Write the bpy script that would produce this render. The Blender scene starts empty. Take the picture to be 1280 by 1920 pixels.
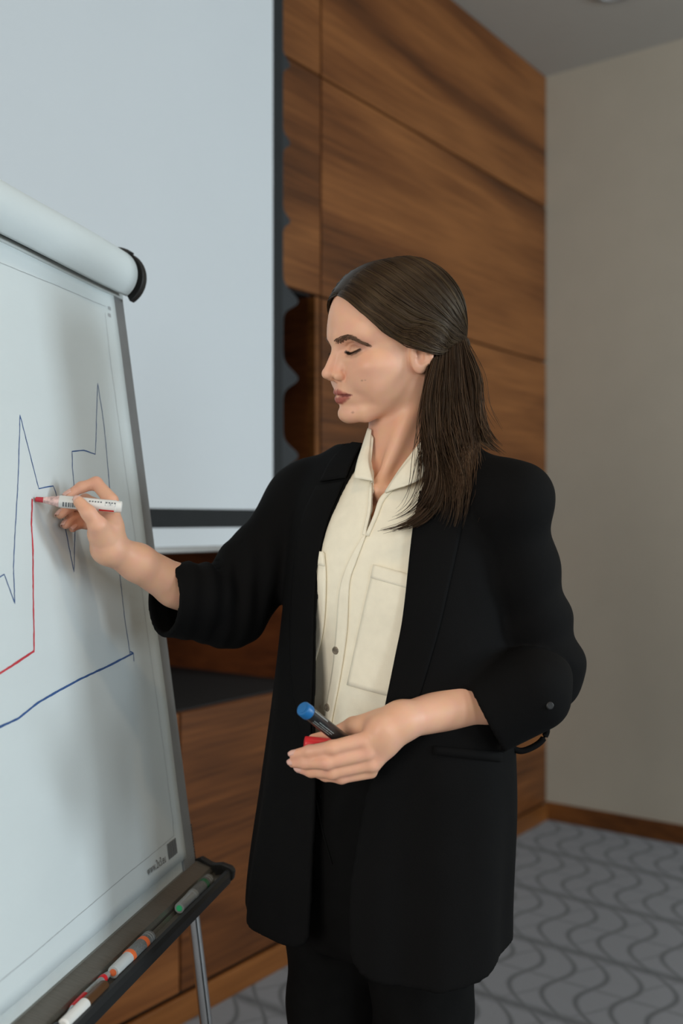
import bpy, bmesh, math, random
import numpy as np
from mathutils import Vector, Matrix

# ------------------------------------------------------------------ camera, world, lights, exposure
scene = bpy.context.scene
C = scene.collection
FPX = 1900.0                 # focal length in pixels of the 1280x1920 frame
HOR = 975.0                  # image row of the horizon
EYE = 1.32                   # camera height
cam_d = bpy.data.cameras.new('camera')
cam = bpy.data.objects.new('camera', cam_d); C.objects.link(cam)
cam.location = (0, 0, EYE); cam.rotation_euler = (math.radians(90), 0, 0)
cam_d.sensor_fit = 'VERTICAL'; cam_d.sensor_height = 36.0; cam_d.sensor_width = 24.0
cam_d.lens = 36.0 * FPX / 1920.0
cam_d.shift_y = (HOR - 960.0) / 1920.0
cam_d.clip_start = 0.05
cam_d.dof.use_dof = True; cam_d.dof.focus_distance = 1.40; cam_d.dof.aperture_fstop = 2.8
scene.camera = cam
scene.view_settings.view_transform = 'Standard'; scene.view_settings.look = 'None'
scene.view_settings.gamma = 1.0; scene.view_settings.use_curve_mapping = False
scene.view_settings.exposure = 0.22
scene.cycles.use_denoising = True
scene.cycles.max_bounces = 6

world = bpy.data.worlds.new('world'); scene.world = world; world.use_nodes = True
world.node_tree.nodes['Background'].inputs[0].default_value = (0.75, 0.87, 1.0, 1)
world.node_tree.nodes['Background'].inputs[1].default_value = 0.3

# room axes: the wood wall runs along DW, NW points from it into the room
YAW = math.radians(36.2)
DW = Vector((math.sin(YAW), math.cos(YAW), 0)); NW = Vector((math.cos(YAW), -math.sin(YAW), 0))
CORNER = Vector((0.905, 4.48, 0)); CEIL = 3.28; ROOM_W = 5.4; ROOM_L = 7.0
def room(t, o, z):
    """t metres along the wood wall from the far corner, o metres out into the room, z up"""
    p = CORNER - DW * t + NW * o
    return Vector((p.x, p.y, z))
ROOM_M = Matrix(((-DW.x, NW.x, 0, CORNER.x), (-DW.y, NW.y, 0, CORNER.y), (0, 0, 1, 0), (0, 0, 0, 1)))

WINDOWS = [(0.15, 1.25), (2.3, 3.2), (4.7, 5.6)]; WIN_Z = (0.95, 2.65)
for (t0, t1), watts in zip(WINDOWS, (100, 30, 30)):
    ld = bpy.data.lights.new('window_daylight', 'AREA'); ld.shape = 'RECTANGLE'
    ld.size = t1 - t0 - 0.1; ld.size_y = WIN_Z[1] - WIN_Z[0] - 0.1
    ld.energy = watts; ld.color = (0.80, 0.925, 1.0)
    lo = bpy.data.objects.new('window_daylight', ld); C.objects.link(lo)
    lo.location = room((t0 + t1) / 2, ROOM_W + 0.02, sum(WIN_Z) / 2)
    lo.rotation_euler = (-NW).to_track_quat('-Z', 'Y').to_euler()
REAR_WIN = (0.9, 2.5)          # a window in the rear wall, behind the photographer
ld = bpy.data.lights.new('window_daylight', 'AREA'); ld.shape = 'RECTANGLE'; ld.size = REAR_WIN[1] - REAR_WIN[0] - .1; ld.size_y = WIN_Z[1] - WIN_Z[0] - .1
ld.energy = 62; ld.color = (1.0, 0.945, 0.87)
lo = bpy.data.objects.new('window_daylight', ld); C.objects.link(lo); lo.location = room(ROOM_L + .02, sum(REAR_WIN) / 2, sum(WIN_Z) / 2)
lo.rotation_euler = DW.to_track_quat('-Z', 'Y').to_euler()
LAMPS = [(1.3, 1.9), (1.3, 3.8), (3.6, 1.9), (3.6, 3.8), (5.8, 1.9), (5.8, 3.8)]   # warm ceiling downlights
for t, o in LAMPS:
    ld = bpy.data.lights.new('downlight_bulb', 'SPOT'); ld.energy = 20; ld.color = (1.0, 0.72, 0.45)
    ld.spot_size = math.radians(110); ld.spot_blend = 0.8; ld.shadow_soft_size = 0.06
    lo = bpy.data.objects.new('downlight_bulb', ld); C.objects.link(lo); lo.location = room(t, o, CEIL - 0.03)

# ------------------------------------------------------------------ helpers
def at(px, py, d):
    """the point seen at pixel (px, py) of the photograph at depth d"""
    return Vector(((px - 640) / FPX * d, d, EYE + (HOR - py) / FPX * d))
def nat(px, py, d): return np.array(at(px, py, d))
def link(o, parent=None, m=None):
    C.objects.link(o)
    if parent is not None: o.parent = parent
    if m is not None: o.data.materials.append(m)
    return o
def empty(name, loc=(0, 0, 0), parent=None):
    o = bpy.data.objects.new(name, None); C.objects.link(o); o.location = loc; o.empty_display_size = 0.05
    if parent is not None: o.parent = parent
    return o
def tag(o, label=None, cat=None, group=None, kind=None):
    if label: o['label'] = label
    if cat: o['category'] = cat
    if group: o['group'] = group
    if kind: o['kind'] = kind
    return o
def from_bm(name, bm, m, parent=None, smooth=False, bevel=0, seg=2):
    me = bpy.data.meshes.new(name); bm.normal_update(); bm.to_mesh(me); bm.free()
    if smooth:
        for p in me.polygons: p.use_smooth = True
    o = bpy.data.objects.new(name, me); link(o, parent, m)
    if bevel:
        b = o.modifiers.new('bevel', 'BEVEL'); b.width = bevel; b.segments = seg; b.limit_method = 'ANGLE'
    return o
def from_np(name, v, f, m, parent=None, smooth=True):
    me = bpy.data.meshes.new(name); v = np.asarray(v, dtype=np.float32); f = np.asarray(f, dtype=np.int32)
    n = f.shape[1]
    me.vertices.add(len(v)); me.vertices.foreach_set('co', v.ravel())
    me.loops.add(f.size); me.loops.foreach_set('vertex_index', f.ravel())
    me.polygons.add(len(f)); me.polygons.foreach_set('loop_start', np.arange(0, f.size, n, dtype=np.int32))
    me.polygons.foreach_set('loop_total', np.full(len(f), n, dtype=np.int32))
    me.update(calc_edges=True); me.validate()
    if smooth: me.polygons.foreach_set('use_smooth', np.ones(len(me.polygons), dtype=bool))
    o = bpy.data.objects.new(name, me); link(o, parent, m)
    return o
def add_box(bm, lo, hi, M=None):
    vs = [bm.verts.new(Vector((x, y, z)) if M is None else M @ Vector((x, y, z)))
          for x in (lo[0], hi[0]) for y in (lo[1], hi[1]) for z in (lo[2], hi[2])]
    for q in ((0, 1, 3, 2), (4, 6, 7, 5), (0, 4, 5, 1), (2, 3, 7, 6), (0, 2, 6, 4), (1, 5, 7, 3)):
        bm.faces.new([vs[i] for i in q])
    return vs
def box(name, lo, hi, m, parent=None, M=None, bevel=0, seg=2):
    bm = bmesh.new(); add_box(bm, lo, hi, M); bmesh.ops.recalc_face_normals(bm, faces=bm.faces)
    return from_bm(name, bm, m, parent, bevel=bevel, seg=seg)
def prism(name, pts, h0, h1, M, m, parent=None, bevel=0, smooth=False):
    """polygon pts (a,b) extruded along the third local axis from h0 to h1; M maps local to world"""
    bm = bmesh.new()
    lo = [bm.verts.new(M @ Vector((a, b, h0))) for a, b in pts]; hi = [bm.verts.new(M @ Vector((a, b, h1))) for a, b in pts]
    bm.faces.new(lo[::-1]); bm.faces.new(hi); n = len(pts)
    for i in range(n): bm.faces.new([lo[i], lo[(i + 1) % n], hi[(i + 1) % n], hi[i]])
    bmesh.ops.recalc_face_normals(bm, faces=bm.faces)
    return from_bm(name, bm, m, parent, bevel=bevel, smooth=smooth)
def frame_for(d):
    d = Vector(d).normalized(); a = Vector((0, 0, 1)) if abs(d.z) < 0.9 else Vector((1, 0, 0))
    u = d.cross(a).normalized(); return d, u, u.cross(d)
def lathe(name, p0, p1, prof, m, parent=None, seg=28, smooth=True, mats=None):
    """profile [(s along axis in metres from p0, radius)] turned about the axis p0->p1"""
    d, u, w = frame_for(Vector(p1) - Vector(p0)); bm = bmesh.new(); rings = []
    for s, r in prof:
        c = Vector(p0) + d * s
        rings.append([bm.verts.new(c + (u * math.cos(k * 2 * math.pi / seg) + w * math.sin(k * 2 * math.pi / seg)) * max(r, 1e-5)) for k in range(seg)])
    for a, b in zip(rings, rings[1:]):
        for k in range(seg): bm.faces.new([a[k], a[(k + 1) % seg], b[(k + 1) % seg], b[k]])
    bm.faces.new(rings[0][::-1]); bm.faces.new(rings[-1])
    bmesh.ops.recalc_face_normals(bm, faces=bm.faces)
    o = from_bm(name, bm, m, parent, smooth=smooth)
    if smooth:
        e = o.modifiers.new('edges', 'EDGE_SPLIT'); e.split_angle = math.radians(38)
    return o
def catmull(pts, n):
    """n points along a Catmull-Rom spline through pts"""
    P = np.asarray(pts, dtype=float); k = len(P)
    if k == 2: return P[0] + (P[1] - P[0]) * np.linspace(0, 1, n)[:, None]
    E = np.vstack([2 * P[0] - P[1], P, 2 * P[-1] - P[-2]])
    t = np.linspace(0, k - 1, n); i = np.minimum(t.astype(int), k - 2); s = (t - i)[:, None]
    a, b, c, d = E[i], E[i + 1], E[i + 2], E[i + 3]
    return 0.5 * (2 * b + (c - a) * s + (2 * a - 5 * b + 4 * c - d) * s ** 2 + (3 * b - a - 3 * c + d) * s ** 3)
def tube(name, pts, rad, m, parent=None, sides=8, n=None):
    P = catmull(pts, n) if n else np.asarray(pts, dtype=float)
    R = np.interp(np.linspace(0, 1, len(P)), np.linspace(0, 1, len(np.atleast_1d(rad))), np.atleast_1d(rad)) if np.ndim(rad) else np.full(len(P), rad)
    v, f = strands_mesh(P[None], R[None], sides)
    return from_np(name, v, f, m, parent)
def strands_mesh(P, R, sides=3):
    """P (S,n,3) centre lines, R (S,n) radii -> tubes as arrays"""
    S, n, _ = P.shape
    T = np.gradient(P, axis=1); T /= np.linalg.norm(T, axis=2, keepdims=True) + 1e-12
    ref = np.tile(np.array([0.31, 0.17, 0.93]), (S, n, 1)); ref[np.abs((T * ref).sum(2)) > 0.95] = (1, 0, 0)
    U = np.cross(T, ref); U /= np.linalg.norm(U, axis=2, keepdims=True) + 1e-12
    W = np.cross(T, U); a = np.arange(sides) * 2 * math.pi / sides
    V = P[:, :, None] + R[:, :, None, None] * (U[:, :, None] * np.cos(a)[:, None] + W[:, :, None] * np.sin(a)[:, None])
    s, i, k = np.meshgrid(np.arange(S), np.arange(n - 1), np.arange(sides), indexing='ij')
    b = (s * n + i) * sides; k2 = (k + 1) % sides
    F = np.stack([b + k, b + k2, b + sides + k2, b + sides + k], -1).reshape(-1, 4)
    return V.reshape(-1, 3), F

# ------------------------------------------------------------------ materials
def new_mat(name):
    m = bpy.data.materials.new(name); m.use_nodes = True
    return m, m.node_tree.nodes, m.node_tree.links, m.node_tree.nodes['Principled BSDF']
def mat(name, col, rough=0.5, metal=0.0, var=0.08, scale=30.0, bump=0.0, bscale=200.0, spec=0.5, stretch=(1, 1, 1), coat=0.0, sheen=0.0):
    m, N, L, B = new_mat(name)
    tc = N.new('ShaderNodeTexCoord'); mp = N.new('ShaderNodeMapping'); mp.inputs['Scale'].default_value = stretch
    L.new(tc.outputs['Object'], mp.inputs['Vector'])
    nz = N.new('ShaderNodeTexNoise'); nz.inputs['Scale'].default_value = scale; nz.inputs['Detail'].default_value = 4
    L.new(mp.outputs[0], nz.inputs['Vector'])
    rp = N.new('ShaderNodeValToRGB'); e = rp.color_ramp.elements; e[0].position = 0.3; e[1].position = 0.7
    e[0].color = (*[max(0, c * (1 - var)) for c in col], 1); e[1].color = (*[min(1, c * (1 + var)) for c in col], 1)
    L.new(nz.outputs['Fac'], rp.inputs['Fac']); L.new(rp.outputs[0], B.inputs['Base Color'])
    B.inputs['Roughness'].default_value = rough; B.inputs['Metallic'].default_value = metal
    B.inputs['Specular IOR Level'].default_value = spec; B.inputs['Coat Weight'].default_value = coat
    B.inputs['Sheen Weight'].default_value = sheen
    if bump:
        n2 = N.new('ShaderNodeTexNoise'); n2.inputs['Scale'].default_value = bscale; n2.inputs['Detail'].default_value = 3
        L.new(mp.outputs[0], n2.inputs['Vector'])
        bp = N.new('ShaderNodeBump'); bp.inputs['Strength'].default_value = bump; bp.inputs['Distance'].default_value = 0.002
        L.new(n2.outputs['Fac'], bp.inputs['Height']); L.new(bp.outputs[0], B.inputs['Normal'])
    return m
def wood_mat(name, dark, mid, light, seed=0.0, rough=0.45):
    """veneer with grain along local x, cathedral figure in z"""
    m, N, L, B = new_mat(name)
    tc = N.new('ShaderNodeTexCoord'); mp = N.new('ShaderNodeMapping')
    oi = N.new('ShaderNodeObjectInfo'); ad = N.new('ShaderNodeVectorMath'); ad.operation = 'ADD'
    sc = N.new('ShaderNodeVectorMath'); sc.operation = 'SCALE'; sc.inputs['Scale'].default_value = 9.0
    cb = N.new('ShaderNodeCombineXYZ'); L.new(oi.outputs['Random'], cb.inputs[0]); L.new(oi.outputs['Random'], cb.inputs[2])
    L.new(cb.outputs[0], sc.inputs[0]); L.new(tc.outputs['Object'], ad.inputs[0]); L.new(sc.outputs[0], ad.inputs[1])
    mp.inputs['Scale'].default_value = (0.28, 1.0, 2.0); mp.inputs['Location'].default_value = (seed, 0, seed * 0.7)
    mp.inputs['Rotation'].default_value = (0, math.radians(4), 0)
    L.new(ad.outputs[0], mp.inputs['Vector'])
    big = N.new('ShaderNodeTexNoise'); big.inputs['Scale'].default_value = 1.1; big.inputs['Detail'].default_value = 2; big.inputs['Distortion'].default_value = 0.35
    L.new(mp.outputs[0], big.inputs['Vector'])
    mu = N.new('ShaderNodeMath'); mu.operation = 'MULTIPLY'; mu.inputs[1].default_value = 7.0; L.new(big.outputs['Fac'], mu.inputs[0])
    fr = N.new('ShaderNodeMath'); fr.operation = 'PINGPONG'; fr.inputs[1].default_value = 1.0; L.new(mu.outputs[0], fr.inputs[0])
    m2 = N.new('ShaderNodeMapping'); m2.inputs['Scale'].default_value = (1.6, 6.0, 42.0); L.new(ad.outputs[0], m2.inputs['Vector'])
    fine = N.new('ShaderNodeTexNoise'); fine.inputs['Scale'].default_value = 1.6; fine.inputs['Detail'].default_value = 6; fine.inputs['Roughness'].default_value = 0.6
    L.new(m2.outputs[0], fine.inputs['Vector'])
    mx = N.new('ShaderNodeMix'); mx.data_type = 'FLOAT'; mx.inputs['Factor'].default_value = 0.66
    L.new(fr.outputs[0], mx.inputs['A']); L.new(fine.outputs['Fac'], mx.inputs['B'])
    rp = N.new('ShaderNodeValToRGB'); e = rp.color_ramp.elements
    e[0].position = 0.20; e[0].color = (*dark, 1); e[1].position = 0.74; e[1].color = (*light, 1)
    k = rp.color_ramp.elements.new(0.46); k.color = (*mid, 1)
    L.new(mx.outputs['Result'], rp.inputs['Fac']); L.new(rp.outputs[0], B.inputs['Base Color'])
    B.inputs['Roughness'].default_value = rough; B.inputs['Specular IOR Level'].default_value = 0.3
    bp = N.new('ShaderNodeBump'); bp.inputs['Strength'].default_value = 0.06; L.new(fine.outputs['Fac'], bp.inputs['Height']); L.new(bp.outputs[0], B.inputs['Normal'])
    return m

# ------------------------------------------------------------------ the room
M_wood = wood_mat('walnut_veneer', (0.034, 0.0105, 0.0028), (0.135, 0.045, 0.0115), (0.25, 0.093, 0.026))
M_niche = wood_mat('niche_veneer', (0.05, 0.014, 0.005), (0.13, 0.036, 0.010), (0.20, 0.06, 0.016), 3.1)
M_base = wood_mat('baseboard_wood', (0.07, 0.024, 0.006), (0.15, 0.052, 0.012), (0.22, 0.08, 0.02), 1.7, 0.4)
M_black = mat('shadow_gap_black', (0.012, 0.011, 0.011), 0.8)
M_paint = mat('beige_wall_paint', (0.445, 0.405, 0.335), 0.9, var=0.02, scale=6, bump=0.05, bscale=350)
M_ceil = mat('ceiling_paint', (0.40, 0.38, 0.345), 0.95, var=0.015, scale=5)
M_white = mat('white_plastic', (0.75, 0.75, 0.74), 0.4, var=0.03)
M_rear = mat('rear_wall_paint', (0.58, 0.55, 0.49), 0.9, var=0.02, scale=5)

def carpet_mat():
    m, N, L, B = new_mat('patterned_carpet')
    tc = N.new('ShaderNodeTexCoord'); sp = N.new('ShaderNodeSeparateXYZ')
    L.new(tc.outputs['Object'], sp.inputs[0])
    def M(op, a, b=None, c=None):
        n = N.new('ShaderNodeMath'); n.operation = op
        for i, x in enumerate((a, b, c)):
            if x is None: continue
            if isinstance(x, (int, float)): n.inputs[i].default_value = x
            else: L.new(x, n.inputs[i])
        return n.outputs[0]
    BAND, STEP = 0.41, 0.10
    v = M('DIVIDE', sp.outputs['X'], BAND); u = M('DIVIDE', sp.outputs['Y'], STEP)
    def line(x, w):         # distance of x to the nearest whole number, as a soft line of half width w
        f = M('ABSOLUTE', M('SUBTRACT', M('FRACT', M('ADD', x, 0.5)), 0.5))
        return M('SUBTRACT', 1.0, M('SMOOTH_MIN', M('DIVIDE', f, w), 1.0, 0.3))
    s = M('SINE', M('MULTIPLY', v, 2 * math.pi))
    s1 = M('SUBTRACT', M('SUBTRACT', u, M('MULTIPLY', v, 2.0)), M('MULTIPLY', s, 0.55)); s2 = M('SUBTRACT', u, M('MULTIPLY', s, 0.9))
    l1 = line(s1, 0.13)
    l2 = M('MULTIPLY', line(M('ADD', v, 0.5), 0.030), 0.45)
    l3 = M('MULTIPLY', line(M('ADD', M('ADD', v, M('MULTIPLY', u, 0.5)), M('MULTIPLY', s, 0.08)), 0.045), 0.45)
    nzb = N.new('ShaderNodeTexNoise'); nzb.inputs['Scale'].default_value = 22; L.new(tc.outputs['Object'], nzb.inputs['Vector'])
    l4 = M('MULTIPLY', line(v, 0.075), M('ADD', 0.55, M('MULTIPLY', nzb.outputs['Fac'], 0.7)))
    tot = M('MINIMUM', M('MAXIMUM', M('MAXIMUM', l1, l2), M('MAXIMUM', l3, l4)), 1.0)
    nz = N.new('ShaderNodeTexNoise'); nz.inputs['Scale'].default_value = 420; nz.inputs['Detail'].default_value = 4; L.new(tc.outputs['Object'], nz.inputs['Vector'])
    rp = N.new('ShaderNodeValToRGB'); e = rp.color_ramp.elements
    e[0].position = 0.25; e[0].color = (0.165, 0.174, 0.194, 1); e[1].position = 0.8; e[1].color = (0.250, 0.262, 0.286, 1)
    L.new(nz.outputs['Fac'], rp.inputs['Fac'])
    mx = N.new('ShaderNodeMix'); mx.data_type = 'RGBA'; mx.inputs['B'].default_value = (0.040, 0.043, 0.049, 1)
    L.new(M('MULTIPLY', tot, 0.85), mx.inputs['Factor']); L.new(rp.outputs[0], mx.inputs['A']); L.new(mx.outputs['Result'], B.inputs['Base Color'])
    B.inputs['Roughness'].default_value = 0.95; B.inputs['Specular IOR Level'].default_value = 0.1; B.inputs['Sheen Weight'].default_value = 0.15
    bp = N.new('ShaderNodeBump'); bp.inputs['Strength'].default_value = 0.5; bp.inputs['Distance'].default_value = 0.004
    L.new(nz.outputs['Fac'], bp.inputs['Height']); L.new(bp.outputs[0], B.inputs['Normal'])
    return m
M_carpet = carpet_mat()

def rbox(name, t0, t1, o0, o1, z0, z1, m, parent=None, bevel=0):
    """box in room axes; the mesh keeps room coordinates so the grain runs along the wall"""
    o = box(name, (t0, o0, z0), (t1, o1, z1), m, parent, bevel=bevel)
    if parent is None: o.matrix_world = ROOM_M
    return o
flo = tag(rbox('floor', -0.1, ROOM_L + .1, -1.2, ROOM_W + .2, -0.1, 0, M_carpet), 'grey carpet with dark wavy line pattern', kind='structure')
cei = tag(rbox('ceiling', -0.1, ROOM_L + .1, -1.2, ROOM_W + .2, CEIL, CEIL + .1, M_ceil), 'plain greyish white ceiling', kind='structure')
tag(rbox('wall_right', -0.12, 0, -0.9, ROOM_W + .1, 0, CEIL, M_paint), 'plain beige painted wall beside the wood panelling', kind='structure')
bm = bmesh.new()
for q in ((-.9, REAR_WIN[0], 0, CEIL), (REAR_WIN[1], ROOM_W + .1, 0, CEIL), (*REAR_WIN, 0, WIN_Z[0]), (*REAR_WIN, WIN_Z[1], CEIL)):
    add_box(bm, (ROOM_L, q[0], q[2]), (ROOM_L + .12, q[1], q[3]))
bmesh.ops.recalc_face_normals(bm, faces=bm.faces)
wr = from_bm('wall_rear', bm, M_rear); wr.matrix_world = ROOM_M; tag(wr, 'painted wall with a window behind the photographer', kind='structure')
bm = bmesh.new(); a, b = REAR_WIN
for q in ((a, a + .05, *WIN_Z), (b - .05, b, *WIN_Z), (a, b, WIN_Z[0], WIN_Z[0] + .05), (a, b, WIN_Z[1] - .05, WIN_Z[1]), ((a + b) / 2 - .03, (a + b) / 2 + .03, *WIN_Z)):
    add_box(bm, (ROOM_L + .03, q[0], q[2]), (ROOM_L + .09, q[1], q[3]))
w = from_bm('window_4', bm, M_white); w.matrix_world = ROOM_M; tag(w, 'white framed window behind the photographer', kind='structure')
# wood wall: dark carcass with a deep recess, veneered panels in front of it
NI = dict(t0=1.668, t1=4.9, z0=0.815, z1=2.015, d=0.88)
bm = bmesh.new()
TH = 0.022
for a in ((0, ROOM_L, -1.1, -TH, NI['z1'] + .02, CEIL), (0, ROOM_L, -1.1, -TH, 0, NI['z0'] - .02),
          (0, NI['t0'] - .02, -1.1, -TH, NI['z0'] - .02, NI['z1'] + .02), (NI['t1'] + .02, ROOM_L, -1.1, -TH, NI['z0'] - .02, NI['z1'] + .02),
          (NI['t0'] - .02, NI['t1'] + .02, -1.1, -NI['d'] - .02, NI['z0'] - .02, NI['z1'] + .02)):
    add_box(bm, (a[0], a[2], a[4]), (a[1], a[3], a[5]))
bmesh.ops.recalc_face_normals(bm, faces=bm.faces)
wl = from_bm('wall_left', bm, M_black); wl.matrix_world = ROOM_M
tag(wl, 'walnut panelled wall with a deep recess behind the screen', kind='structure')
def panel(t0, t1, z0, z1, g=0.004):
    a, b = [.0007 if x == 1.105 else g for x in (t0, t1)]
    return rbox('wood_panel', t0 + a, t1 - b, -TH, 0, z0 + g, z1 - g, M_wood, wl, bevel=0.0006)
ZR = [0.0, 0.075, NI['z0'], NI['z1'], 2.70, CEIL]
for a, b in ((3, 4), (4, 5)):
    panel(0.0, 1.64, ZR[a], ZR[b])
    panel(1.64, 2.84, ZR[a], ZR[b]); panel(2.84, 4.9, ZR[a], ZR[b]); panel(4.9, ROOM_L, ZR[a], ZR[b])
for a, b in ((1, 2), (2, 3)):
    panel(0.0, 1.64, ZR[a], ZR[b])
panel(1.64, 2.25, ZR[1], ZR[2]); panel(2.25, 3.4, ZR[1], ZR[2]); panel(3.4, 4.9, ZR[1], ZR[2])
panel(4.9, ROOM_L, ZR[1], ZR[2]); panel(4.9, ROOM_L, ZR[2], ZR[3])
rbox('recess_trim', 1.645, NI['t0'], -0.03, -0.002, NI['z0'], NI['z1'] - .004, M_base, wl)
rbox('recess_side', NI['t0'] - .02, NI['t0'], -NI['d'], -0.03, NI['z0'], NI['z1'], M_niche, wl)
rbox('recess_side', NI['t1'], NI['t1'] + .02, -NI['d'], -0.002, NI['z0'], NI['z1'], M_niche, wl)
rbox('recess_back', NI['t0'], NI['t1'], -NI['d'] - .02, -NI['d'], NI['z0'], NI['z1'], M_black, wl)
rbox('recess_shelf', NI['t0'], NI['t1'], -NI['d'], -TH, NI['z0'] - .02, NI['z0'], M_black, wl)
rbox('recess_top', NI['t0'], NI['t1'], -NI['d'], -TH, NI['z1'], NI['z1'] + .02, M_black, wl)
tag(rbox('baseboard_left', 0.014, ROOM_L, 0, 0.014, 0, 0.072, M_base, bevel=.002), 'brown wooden baseboard under the wood panelling', kind='structure')
tag(rbox('baseboard_right', 0, 0.014, 0, ROOM_W, 0, 0.078, M_base, bevel=.002), 'brown wooden baseboard under the beige wall', kind='structure')
# window wall opposite the panelling
bm = bmesh.new(); o0, o1 = ROOM_W, ROOM_W + .12
ts = [0] + [x for w in WINDOWS for x in w] + [ROOM_L]
for i in range(0, len(ts), 2): add_box(bm, (ts[i], o0, 0), (ts[i + 1], o1, CEIL))
for a, b in WINDOWS:
    add_box(bm, (a, o0, 0), (b, o1, WIN_Z[0])); add_box(bm, (a, o0, WIN_Z[1]), (b, o1, CEIL))
bmesh.ops.recalc_face_normals(bm, faces=bm.faces)
ww = from_bm('wall_window', bm, M_rear); ww.matrix_world = ROOM_M; tag(ww, 'painted wall with three tall windows opposite the panelling', kind='structure')
for i, (a, b) in enumerate(WINDOWS):
    bm = bmesh.new()
    for q in ((a, a + .05, WIN_Z[0], WIN_Z[1]), (b - .05, b, WIN_Z[0], WIN_Z[1]), (a, b, WIN_Z[0], WIN_Z[0] + .05), (a, b, WIN_Z[1] - .05, WIN_Z[1]), ((a + b) / 2 - .03, (a + b) / 2 + .03, WIN_Z[0], WIN_Z[1])):
        add_box(bm, (q[0], o0 + .03, q[2]), (q[1], o0 + .09, q[3]))
    w = from_bm('window_%d' % (i + 1), bm, M_white); w.matrix_world = ROOM_M; tag(w, 'white framed window', kind='structure')

# ceiling fittings: one shows at the top edge of the photograph
def fitting(p, label):
    t = empty('ceiling_downlight', p); tag(t, label, 'ceiling light', 'ceiling downlights')
    lathe('trim_ring', (0, 0, 0), (0, 0, -1), [(0, .085), (.006, .085), (.012, .078), (.012, .064), (.002, .060)], mat('grey_lamp_ring', (0.22, 0.21, 0.2), .5), t)
    lathe('lens', (0, 0, 0), (0, 0, -1), [(0, .058), (.003, .058), (.004, .05)], mat('lamp_glass', (0.32, 0.31, 0.3), .2), t)
p = at(1152, -24, 3.74); fitting((p.x, p.y, CEIL), 'round ceiling downlight above the beige wall, cut by the top edge')

# ------------------------------------------------------------------ projection screen hanging before the recess
M_screen = mat('matte_white_screen', (0.62, 0.655, 0.68), 0.95, var=0.008, scale=3, spec=0.05)
M_sblack = mat('black_screen_border', (0.010, 0.012, 0.013), 0.85, var=0.1)
M_tab = mat('tension_tab_fabric', (0.016, 0.019, 0.022), 0.7, var=0.1)
M_alu = mat('brushed_aluminium', (0.42, 0.42, 0.42), 0.38, 0.9, var=0.08, scale=60, stretch=(1, 1, 12))
ps = empty('projection_screen'); ps.matrix_world = ROOM_M
tag(ps, 'large white projection screen with black border hanging before the wood panelling', 'projection screen')
S0, S1, SO = 1.945, 4.55, 0.06
rbox('screen_surface', S0, S1, SO - .001, SO + .001, 1.349, 3.0, M_screen, ps)
BW = 0.042
rbox('black_border', S0 - BW, S0, SO - .001, SO + .0012, 1.300, 3.0, M_sblack, ps)
rbox('black_border', S1, S1 + BW, SO - .001, SO + .0012, 1.300, 3.0, M_sblack, ps)
rbox('black_border', S0, S1, SO - .001, SO + .0012, 1.300, 1.349, M_sblack, ps)
rbox('black_border', S0 - BW, S1 + BW, SO - .001, SO + .0012, 3.0, 3.12, M_sblack, ps)
rbox('lower_strip', S0 - BW, S1 + BW, SO - .001, SO + .001, 1.250, 1.300, M_screen, ps)
rbox('weight_bar', S0 - BW - .03, S1 + BW + .03, SO - .012, SO + .014, 1.236, 1.252, M_alu, ps, bevel=.003)
rbox('screen_case', S0 - .14, S1 + .14, 0.0, 0.14, 3.12, 3.25, M_white, ps, bevel=.01)
# scalloped tension tabs along both edges
zs = np.linspace(1.30, 3.0, 171); per = 0.2258; z_n = 1.508
ph = np.abs(((zs - z_n) / per + 0.5) % 1.0 - 0.5) * per       # distance to the nearest tab
for e, sg in ((S0 - BW, -1), (S1 + BW, 1)):
    wid = np.where(zs < 2.06, 0.070, 0.034); reach = wid * np.exp(-(ph / np.where(zs < 2.06, 0.030, 0.018)) ** 2) + 0.004
    pts = [(e, z) for z in zs] + [(e + sg * r, z) for z, r in zip(zs[::-1], reach[::-1])]
    prism('tension_tab', [(a, b) for a, b in pts], -.0008, .0008, Matrix(((1, 0, 0, 0), (0, 0, 1, SO), (0, 1, 0, 0), (0, 0, 0, 1))), M_tab, ps)

# ------------------------------------------------------------------ flip chart easel
M_paper = mat('flipchart_paper', (0.68, 0.735, 0.74), 0.85, var=0.02, scale=9, bump=0.25, bscale=55, spec=0.15, stretch=(1, .4, 1))
M_board = mat('whiteboard_enamel', (0.62, 0.66, 0.65), 0.2, var=0.03)
M_frame = mat('grey_board_frame', (0.23, 0.235, 0.24), 0.45, 0.3, var=0.05)
M_tray = mat('gunmetal_tray', (0.21, 0.20, 0.175), 0.35, 0.55, var=0.1, scale=40, stretch=(1, 10, 1))
M_bplast = mat('black_ribbed_plastic', (0.012, 0.012, 0.012), 0.5)
M_chrome = mat('chrome_tube', (0.62, 0.63, 0.64), 0.16, 1.0, var=0.03)
M_ink_b = mat('blue_marker_ink', (0.035, 0.10, 0.28), 0.6, var=0.15)
M_ink_r = mat('red_marker_ink', (0.60, 0.04, 0.06), 0.6, var=0.15)
M_print = mat('grey_print', (0.16, 0.17, 0.18), 0.7)
M_print_l = mat('pale_print', (0.42, 0.44, 0.45), 0.7)
LEAN = math.radians(7.9); BYAW = math.radians(13.2)
bn_h = Vector((math.cos(BYAW), -math.sin(BYAW), 0)); b_u = Vector((-math.sin(BYAW), -math.cos(BYAW), 0))
b_v = -bn_h * math.sin(LEAN) + Vector((0, 0, 1)) * math.cos(LEAN); b_n = bn_h * math.cos(LEAN) + Vector((0, 0, 1)) * math.sin(LEAN)
P1 = at(364, 1622, 1.68)
BM = Matrix(((b_u.x, b_v.x, b_n.x, P1.x), (b_u.y, b_v.y, b_n.y, P1.y), (b_u.z, b_v.z, b_n.z, P1.z), (0, 0, 0, 1)))
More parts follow.
